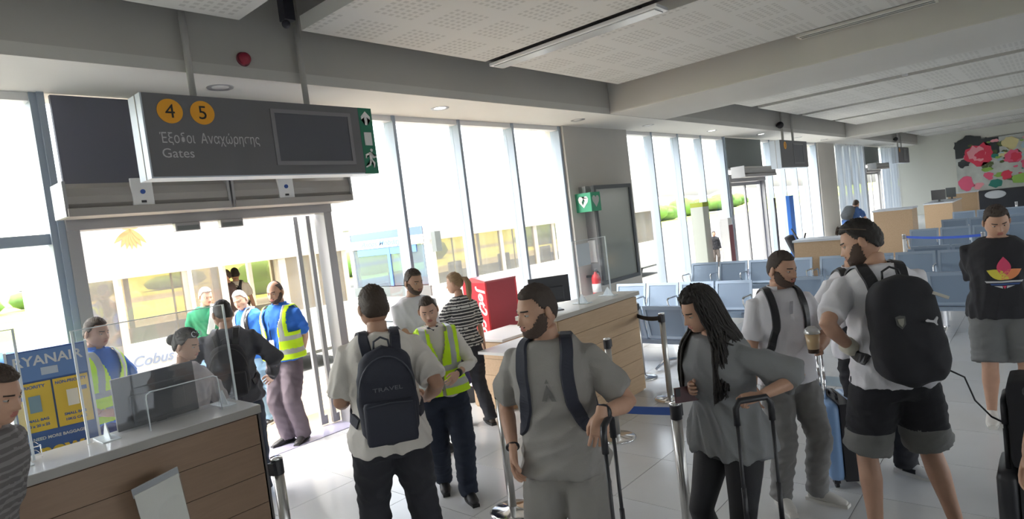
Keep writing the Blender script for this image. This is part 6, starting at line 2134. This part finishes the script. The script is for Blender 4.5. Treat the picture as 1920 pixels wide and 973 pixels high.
def hair_pt(phi, t, r=0.0):
    """phi 0 = face side left, 1 = face side right, through the back; t 0 crown .. 1 tips"""
    a = RAD(52 + (360 - 104) * phi)
    sx, cy = -sin(a), cos(a)
    bk = max(0.0, -cy)
    if t < 0.38:
        k = t / 0.38
        ang = k * pi / 2
        p = HMl @ Vector((sx * (0.088 + r) * sin(ang), cy * (0.100 + r) * sin(ang) - 0.006, 0.008 + (0.118 + r) * cos(ang)))
        return p
    k = (t - 0.38) / 0.62
    p0 = HMl @ Vector((sx * (0.090 + r), cy * (0.102 + r) - 0.006, 0.0))
    p1 = HMl @ Vector((sx * (0.095 + r), cy * (0.104 + r) - 0.01, -0.10))
    fr = 1.0 if cy > 0 else 0.0
    side = abs(sx)
    p2 = U((sx * (0.150 + r) * 0.92, cy * (0.128 + r) - 0.012 + 0.060 * fr * 1, 1.40 + 0.035 * side))
    p3 = U((sx * (0.165 + r) * (0.9 if cy > 0 else 1.0) , cy * (0.165 + r) + 0.065 * fr, 1.25))
    end = 1.06 + 0.10 * side + (0.03 if cy > 0 else 0.0)
    p4 = U((sx * (0.150 + r) * 0.9, cy * (0.178 + r) + 0.060 * fr, end))
    P_ = [p0, p1, p2, p3, p4]
    q = k * 4
    i = min(int(q), 3)
    f = q - i
    A, B_, C_, D_ = P_[max(i - 1, 0)], P_[i], P_[i + 1], P_[min(i + 2, 4)]
    return 0.5 * ((2 * B_) + (-A + C_) * f + (2 * A - 5 * B_ + 4 * C_ - D_) * f * f + (-A + 3 * B_ - 3 * C_ + D_) * f ** 3)


rr_ = random.Random(8)
bm = B()
NP, NT = 56, 26
jit = [rr_.uniform(-0.006, 0.006) for _ in range(NP + 1)]
gr = [[bm.verts.new(hair_pt(i / NP, 0.02 + 0.97 * j / NT, jit[i])) for j in range(NT + 1)] for i in range(NP + 1)]
for i in range(NP):
    for j in range(NT):
        bm.faces.new((gr[i][j], gr[i + 1][j], gr[i + 1][j + 1], gr[i][j + 1]))
bmesh.ops.recalc_face_normals(bm, faces=bm.faces)
bmesh.ops.solidify(bm, geom=bm.faces[:], thickness=0.010)
obj('long_hair', bm, HD_, lw['root'], True)
bm = B()
for k in range(170):
    ph_ = min(1, max(0, rr_.random()))
    r0 = rr_.uniform(0.000, 0.008)
    te = rr_.uniform(0.92, 1.0)
    pts = [hair_pt(min(1, max(0, ph_ + 0.012 * sin(3 * j + k))), 0.03 + (te - 0.03) * j / 14, r0 + 0.004) for j in range(15)]
    w0 = rr_.uniform(0.0030, 0.0065)
    loft(bm, pts, [w0 * (0.5 + 0.5 * min(1, j / 3)) * (1 if j < 11 else (15 - j) / 4.5) for j in range(15)], 5, up=None)
tag(obj('hair_strands', bm, HD_, lw['root'], True), kind='stuff')
bm = B(); prism(bm, cat_small, 0.002, Matrix.Translation((-0.105, 0.062, 0.80)) @ Matrix.Rotation(RAD(-62), 4, 'Z') @ Matrix.Rotation(RAD(90), 4, 'X')) ; obj('thigh_mark', bm, mat('mark_silver', (0.6, 0.6, 0.62), 0.4), lw['root'])
ph = at(1291, 738, D - 0.06)
t = empty('phone', ph, 60, 'dark red phone held by the long-haired woman', 'phone')
bm = B(); box(bm, -0.075, 0.075, -0.006, 0.006, -0.040, 0.040, bev=0.004); o = obj('case', bm, mat('phone_case_maroon', (0.11, 0.045, 0.05), 0.4), t)
bm = B(); box(bm, -0.070, -0.045, -0.009, -0.006, -0.005, 0.035, bev=0.001); obj('camera_bump', bm, M_BLACK, t)
t.rotation_euler = (0, 0, RAD(-42))
hc = at(1411, 748, D - 0.40)
suitcase('black suitcase whose handle the long-haired woman holds', hc.x, hc.y, -30, 0.40, 0.25, 0.52, mat('case_black'), M_BLACK, hz=hc.z, pole=0.17).location = (hc.x, hc.y, 0)
t_ = [o for o in SC.objects if o.name.startswith('suitcase')][-1]
t_.rotation_euler = (0, 0, RAD(-42)); t_.location = (hc.x - 0.075 * sin(RAD(42)) * 1, hc.y - 0.075 * cos(RAD(42)), 0)

# ---- coffee man
pos, az, h = P2(1452, 471, 1.715), 226, 1.715
D = dep(pos)
pm = person('bearded man in a white polo and grey trousers holding an iced coffee', pos, az, h, 'm', 'tan', 1.0, (1, 0, 0), (24, 10, 0),
            L=dict(w=loc(pos, az, h, at(1535, 655, D - 0.28)), pole=(-1, -0.9, -0.3), d=(0.35, 0.85, 0.25), n=(-0.9, 0.2, 0.1), curl=0.9), R=hang(1),
            feet=((0.12, 0.0, 6), (-0.13, 0.02, -38)), top=dict(m=WHITE_P, hem=0.86, sleeve=0.80, loose=0.014, fold=0.005), bottom=(LGREY, 'trousers', 0.014), shoes=(SHW, SOLW),
            hair=('fade', HFD, 0.007), beard=(BRD, 0.0035, 0), brow=HD_, collar=WHITE_P)
bm = B(); box(bm, -0.010, 0.010, 0, 0.005, -0.06, 0.06, M=Matrix.Translation(pm['U']((0, 0.138, 1.37))) @ Matrix.Rotation(RAD(-12), 4, 'X')); obj('button_placket', bm, C('placket', (0.52, 0.52, 0.56)), pm['root'])
backpack('black backpack on the coffee man', pm, BLKT, M_BLACK, w=0.29, hgt=0.44, dep=0.15, strapw=0.052, pocket=False)
cp = at(1524, 640, D - 0.36)
t = empty('iced_coffee', (cp.x, cp.y, cp.z - 0.07), 0, 'iced coffee in a clear cup held by the man in the white polo', 'cup')
bm = B(); lathe(bm, [(0, 0), (0.030, 0), (0.042, 0.12), (0, 0.12)], n=24); obj('cup', bm, mat('coffee_milky', (0.50, 0.36, 0.20), 0.3), t, True)
bm = B(); lathe(bm, [(0.0, 0.0), (0.031, 0), (0.034, 0.05), (0.0, 0.05)], c=(0, 0, 0.0), n=24); obj('coffee_base', bm, mat('coffee_dark', (0.05, 0.025, 0.012), 0.3), t, True)
bm = B(); lathe(bm, [(0.046, 0.0), (0.046, 0.006), (0.040, 0.028), (0.020, 0.042), (0, 0.045)], c=(0, 0, 0.12), n=24); obj('lid', bm, glass('lid_plastic', (0.92, 0.9, 0.86), 0.25, 0.25), t, True)

# ---- tattooed man mostly hidden
pos, az, h = (4.93, 1.10), 226, 1.76
D = dep(pos)
tm_ = person('man in a white polo with a tattooed arm, half hidden by the large black backpack', pos, az, h, 'm', 'tan', 1.04, (4, 6, 0), (10, 20, 0),
             R=dict(w=loc(pos, az, h, at(1590, 636, D - 0.32)), pole=(1, -0.6, -0.6), d=(-0.8, 0.6, 0.0), n=(0.3, 0.7, 0.5), curl=0.7), L=dict(w=(-0.10, 0.30, 1.03), pole=(-1, -0.6, -0.5), d=(0.6, 0.8, 0), n=(-0.2, 0.6, 0.8), curl=0.7),
             feet=((0.16, 0.0, 15), (-0.16, 0.10, -20)), top=dict(m=WHITE_P, hem=0.86, sleeve=0.86, loose=0.018), bottom=(BLKT, 'trousers', 0.018), shoes=(mat('sneaker_white', (0.6, 0.6, 0.6), 0.5), SOLW, 0.026, M_BLACK),
             hair=('fade', HD_, 0.008), beard=(BRD, 0.006, 0), extras=dict(tattoo='R'), collar=WHITE_P)
backpack('black backpack strapped on the tattooed man', tm_, BLKT, M_BLACK, w=0.29, hgt=0.44, dep=0.14, strapw=0.055, pocket=False)
t = suitcase('light blue hard suitcase with black centre band', 4.72, 1.27, 32, 0.40, 0.27, 0.55, mat('case_light_blue', (0.22, 0.36, 0.60), 0.35), M_BLACK, hz=1.04, pole=0.11, polem=M_CHROME, bw=0.042)

# ---- man with the big black backpack
pos, az, h = (3.985, 0.755), 32, 1.895
D = dep(pos)
fl_ = loc(pos, az, h, (*P2(1648, 1035, 0.0), 0)); fr_ = loc(pos, az, h, (*P2(1800, 1020, 0.0), 0))
pu = person('tall man in white shirt and grey-hemmed black shorts with a large black backpack', pos, az, h, 'm', 'tan', 1.02, (9, -2, 0), (66, 12, 0),
            L=dict(w=loc(pos, az, h, at(1596, 652, D + 0.02)), pole=(-0.8, -0.9, -0.4), d=(-0.05, 1, 0.1), n=(-0.7, 0, 0.7), curl=0.8),
            R=dict(w=(0.05, 0.33, 1.02), pole=(1, -0.7, -0.4), d=(-0.8, 0.7, 0.05), n=(0.3, 0.3, 0.9), curl=0.7),
            feet=((fr_.x, fr_.y, 14), (fl_.x, fl_.y, -6)), top=dict(m=WHITE_P, hem=0.88, sleeve=0.80, loose=0.016, fold=0.006), bottom=(GSH, 'shorts', 0.026), shoes=(SHB, SOLW), hair=('short', HD_, 0.013), beard=(BRD, 0.003, 0))
# dark upper of the shorts
me = pu['bottom'].data
me.materials.append(BLKT)
cz = [p.center[2] for p in me.polygons]
me.polygons.foreach_set('material_index', np.array([1 if c > 0.625 else 0 for c in cz], dtype=np.int32))
bp = backpack('large black backpack with pale cat and crest marks', pu, BLKT, M_BLACK, w=0.34, hgt=0.55, dep=0.23, zc=1.16, yoff=-0.11, pocket=False, strapw=0.062)
F = pu['F']
cat = [(-0.045, 0.012), (-0.030, 0.020), (-0.012, 0.010), (0.010, 0.006), (0.026, 0.014), (0.032, 0.030), (0.040, 0.032), (0.044, 0.020), (0.036, 0.004), (0.022, -0.006), (0.030, -0.020), (0.034, -0.034), (0.026, -0.034), (0.012, -0.014), (-0.006, -0.008), (-0.022, -0.004), (-0.036, -0.002), (-0.046, 0.004)]
cat = [(x * 0.62, y * 0.62) for x, y in cat]
bm = B(); prism(bm, cat, 0.003, F @ Matrix.Translation((0.075, -0.119, 0.035)) @ Matrix.Rotation(RAD(90), 4, 'X')); obj('cat_mark', bm, mat('mark_silver', (0.6, 0.6, 0.62), 0.4), bp)
bm = B(); prism(bm, [(-0.022, 0.028), (0, 0.034), (0.022, 0.028), (0.020, -0.01), (0, -0.032), (-0.020, -0.01)], 0.003, F @ Matrix.Translation((-0.06, -0.119, 0.045)) @ Matrix.Rotation(RAD(90), 4, 'X')); cr = obj('crest', bm, mat('crest_grey', (0.09, 0.09, 0.085), 0.6), bp)
bm = B(); prism(bm, [(-0.014, 0.018), (0.014, 0.018), (0.010, -0.006), (0, -0.02), (-0.010, -0.006)], 0.003, F @ Matrix.Translation((-0.06, -0.122, 0.045)) @ Matrix.Rotation(RAD(90), 4, 'X')); obj('crest_centre', bm, mat('crest_pale', (0.28, 0.27, 0.23), 0.6), cr)
tube('loose_strap', [F @ Vector(p) for p in ((0.13, -0.02, -0.20), (0.20, -0.04, -0.25), (0.22, -0.05, -0.36), (0.27, -0.06, -0.44), (0.33, -0.05, -0.48))], [(0.012, 0.004)] * 5, M_BLACK, bp, 8)
bm = B(); box(bm, 0.015, 0.085, -0.118, -0.106, 0.190, 0.204, M=F @ Matrix.Rotation(RAD(28), 4, 'Y')); obj('luggage_tag', bm, mat('tag_pale', (0.5, 0.48, 0.42), 0.5), bp)
aL = pu['arms']['L']
bm = B()
for s in (-1, 1):
    loft(bm, [pu['HM'] @ Vector((s * 0.034 + 0.026 * cos(a), 0.082 - 0.012 * sin(a), 0.098 + 0.018 * sin(a))) for a in np.linspace(0, 2 * pi, 13)], 0.003, 6)
    loft(bm, [pu['HM'] @ Vector(p) for p in ((s * 0.060, 0.075, 0.100), (s * 0.086, 0.01, 0.075), (s * 0.088, -0.05, 0.045))], 0.003, 6)
tag(obj('glasses', bm, mat('glasses_brown', (0.10, 0.07, 0.05), 0.3), pu['root'], True), kind='stuff')
tube('hand_bandage', [aL[1].lerp(aL[2], 0.80), aL[2], aL[2] + aL[3] * 0.05], [0.040, 0.043, 0.045], C('bandage', (0.66, 0.62, 0.52)), pu['root'], 16)

# ---- man in the black trefoil shirt
pos, az, h = P2(1862, 383, 1.795), 192, 1.795
tf = person('smiling man in a black shirt with a coloured trefoil print and grey shorts', pos, az, h, 'm', 'tan', 1.06, (4, 0, 0), (4, 18, 3),
            R=dict(w=(0.08, -0.20, 0.92), pole=(1, -0.5, 0.1), d=(-1, -0.1, -0.2), n=(0, -1, 0), curl=0.5), L=dict(w=(-0.08, -0.20, 0.92), pole=(-1, -0.5, 0.1), d=(1, -0.1, -0.2), n=(0, -1, 0), curl=0.5),
            top=dict(m=BLKT, hem=0.86, sleeve=0.86, loose=0.020, fold=0.007), bottom=(C('grey_shorts_dark', (0.15, 0.155, 0.155)), 'shorts', 0.024), shoes=(SHW, SOLW), hair=('short', HFD, 0.014), brow=HD_)
cc = (-0.01, 0.14, 1.215)
for poly, cl, nm in ((leaf_poly(0, -0.02, 0.135, 0.040, 0), (0.72, 0.07, 0.16), 'leaf_print'), (leaf_poly(0.025, -0.03, 0.13, 0.034, 62), (0.85, 0.30, 0.12), 'leaf_print'), (leaf_poly(-0.025, -0.03, 0.13, 0.034, -62), (0.75, 0.65, 0.08), 'leaf_print')):
    poly = [(-x * 1.2, y * 1.2) for x, y in poly]
    decal(nm, tf, [poly], cc, (0, -1, 0), mat('print_%d' % int(cl[1] * 1000), cl, 0.7), tf['root'])
decal('bar_print', tf, [[(-0.12, -0.050), (0.12, -0.050), (0.11, -0.064), (-0.11, -0.064)]], cc, (0, -1, 0), mat('print_bar_white', (0.6, 0.6, 0.62), 0.7), tf['root'], lift=0.004)
decal('bar_print', tf, [[(-0.09, -0.070), (0.10, -0.070), (0.09, -0.084), (-0.08, -0.084)]], cc, (0, -1, 0), mat('print_bar_blue', (0.05, 0.10, 0.28), 0.7), tf['root'], lift=0.004)
decal('bar_print', tf, [[(-0.065, -0.090), (-0.015, -0.090), (-0.012, -0.110)], [(0.065, -0.090), (0.015, -0.090), (0.012, -0.110)]], cc, (0, -1, 0), mat('print_bar_white'), tf['root'], lift=0.004)
decal('red_print', tf, [[(-0.013, -0.090), (0.013, -0.090), (0.0, -0.115)]], cc, (0, -1, 0), mat('print_70'), tf['root'], lift=0.004)

# ---- people aboard the bus and far away
for (x, y, az, lb, tp, hr) in ((4.72, 10.75, 150, 'man in a dark t-shirt standing inside the bus doorway', C('dark_rose_tee', (0.10, 0.07, 0.07)), HBR), (5.05, 11.15, 60, 'man in a pale shirt with a backpack inside the bus doorway', WHITE_T, HD_)):
    q = person(lb, (x, y, 0.30), az, 1.62, 'm', 'tan', 1.0, (0, 0, 0), (10, 5, 0), R=hang(1), L=hang(-1), top=dict(m=tp), bottom=(CHAR, 'trousers', 0.018), shoes=(SHB, SOLB), hair=('short', hr, 0.012), lite=True)
    if hr is HD_: backpack('dark backpack on the bus passenger', q, BLKT, M_BLACK, w=0.28, hgt=0.42, dep=0.15, pocket=False)
q = person('dark-clothed passenger standing further inside the bus', (3.1, 11.6, 0.30), 30, 1.62, 'm', 'tan', 1.0, R=hang(1), L=hang(-1), top=dict(m=BLKT), bottom=(CHAR, 'trousers', 0.018), shoes=(SHB, SOLB), hair=('short', HD_, 0.012), lite=True)
q = person('person in blue bending over the desk by the far pier', (19.9, 4.55), -15, 1.75, 'm', 'tan', 1.0, (42, 0, 0), (0, -20, 0), R=dict(w=(0.2, 0.65, 0.95)), L=dict(w=(-0.2, 0.65, 0.95)),
           top=dict(m=C('mid_blue_shirt', (0.06, 0.14, 0.36))), bottom=(CHAR, 'trousers', 0.018), shoes=(SHB, SOLB), hair=('short', HBR, 0.012), lite=True)
backpack('grey backpack on the person bending over the far desk', q, C('grey_pack', (0.10, 0.11, 0.12)), M_BLACK, w=0.34, hgt=0.46, dep=0.22, pocket=False)
q = person('small dark figure outside the second gate door', (18.9, 8.2), 220, 1.12, 'm', 'tan', 1.0, R=hang(1), L=hang(-1), top=dict(m=BLKT, sleeve=1.9), bottom=(C('brown_grey_trousers', (0.12, 0.10, 0.09)), 'trousers', 0.018), shoes=(SHB, SOLB), hair=('short', HD_, 0.012), lite=True)

# ---- person cut off at the right edge
e = at(2110, 760, 2.35)
q = person('person in black cut off at the right picture edge', (e.x, e.y), 160, 1.70, 'm', 'tan', 1.0, R=dict(w=(0.25, 0.2, 0.95)), L=dict(w=loc((e.x, e.y), 160, 1.70, at(1925, 935, 2.25)), pole=(-1, -0.3, 0)), top=dict(m=BLKT, sleeve=0.9), bottom=(BLKT, 'trousers', 0.02), shoes=(SHB, SOLB), hair=('short', HD_, 0.01), lite=True)
e2 = at(1925, 905, 3.1)
suitcase('black suitcase at the right picture edge', e2.x, e2.y, 0, 0.34, 0.22, 0.56, mat('case_black'), M_BLACK, hz=0.95, pole=0.2)
t = empty('holdall', (e2.x, e2.y, 0.62), 0, 'black holdall set on the suitcase at the right edge', 'bag')
bm = B(); box(bm, -0.14, 0.16, -0.13, 0.05, 0.0, 0.44, bev=0.05); obj('bag_body', bm, BLKT, t, True)
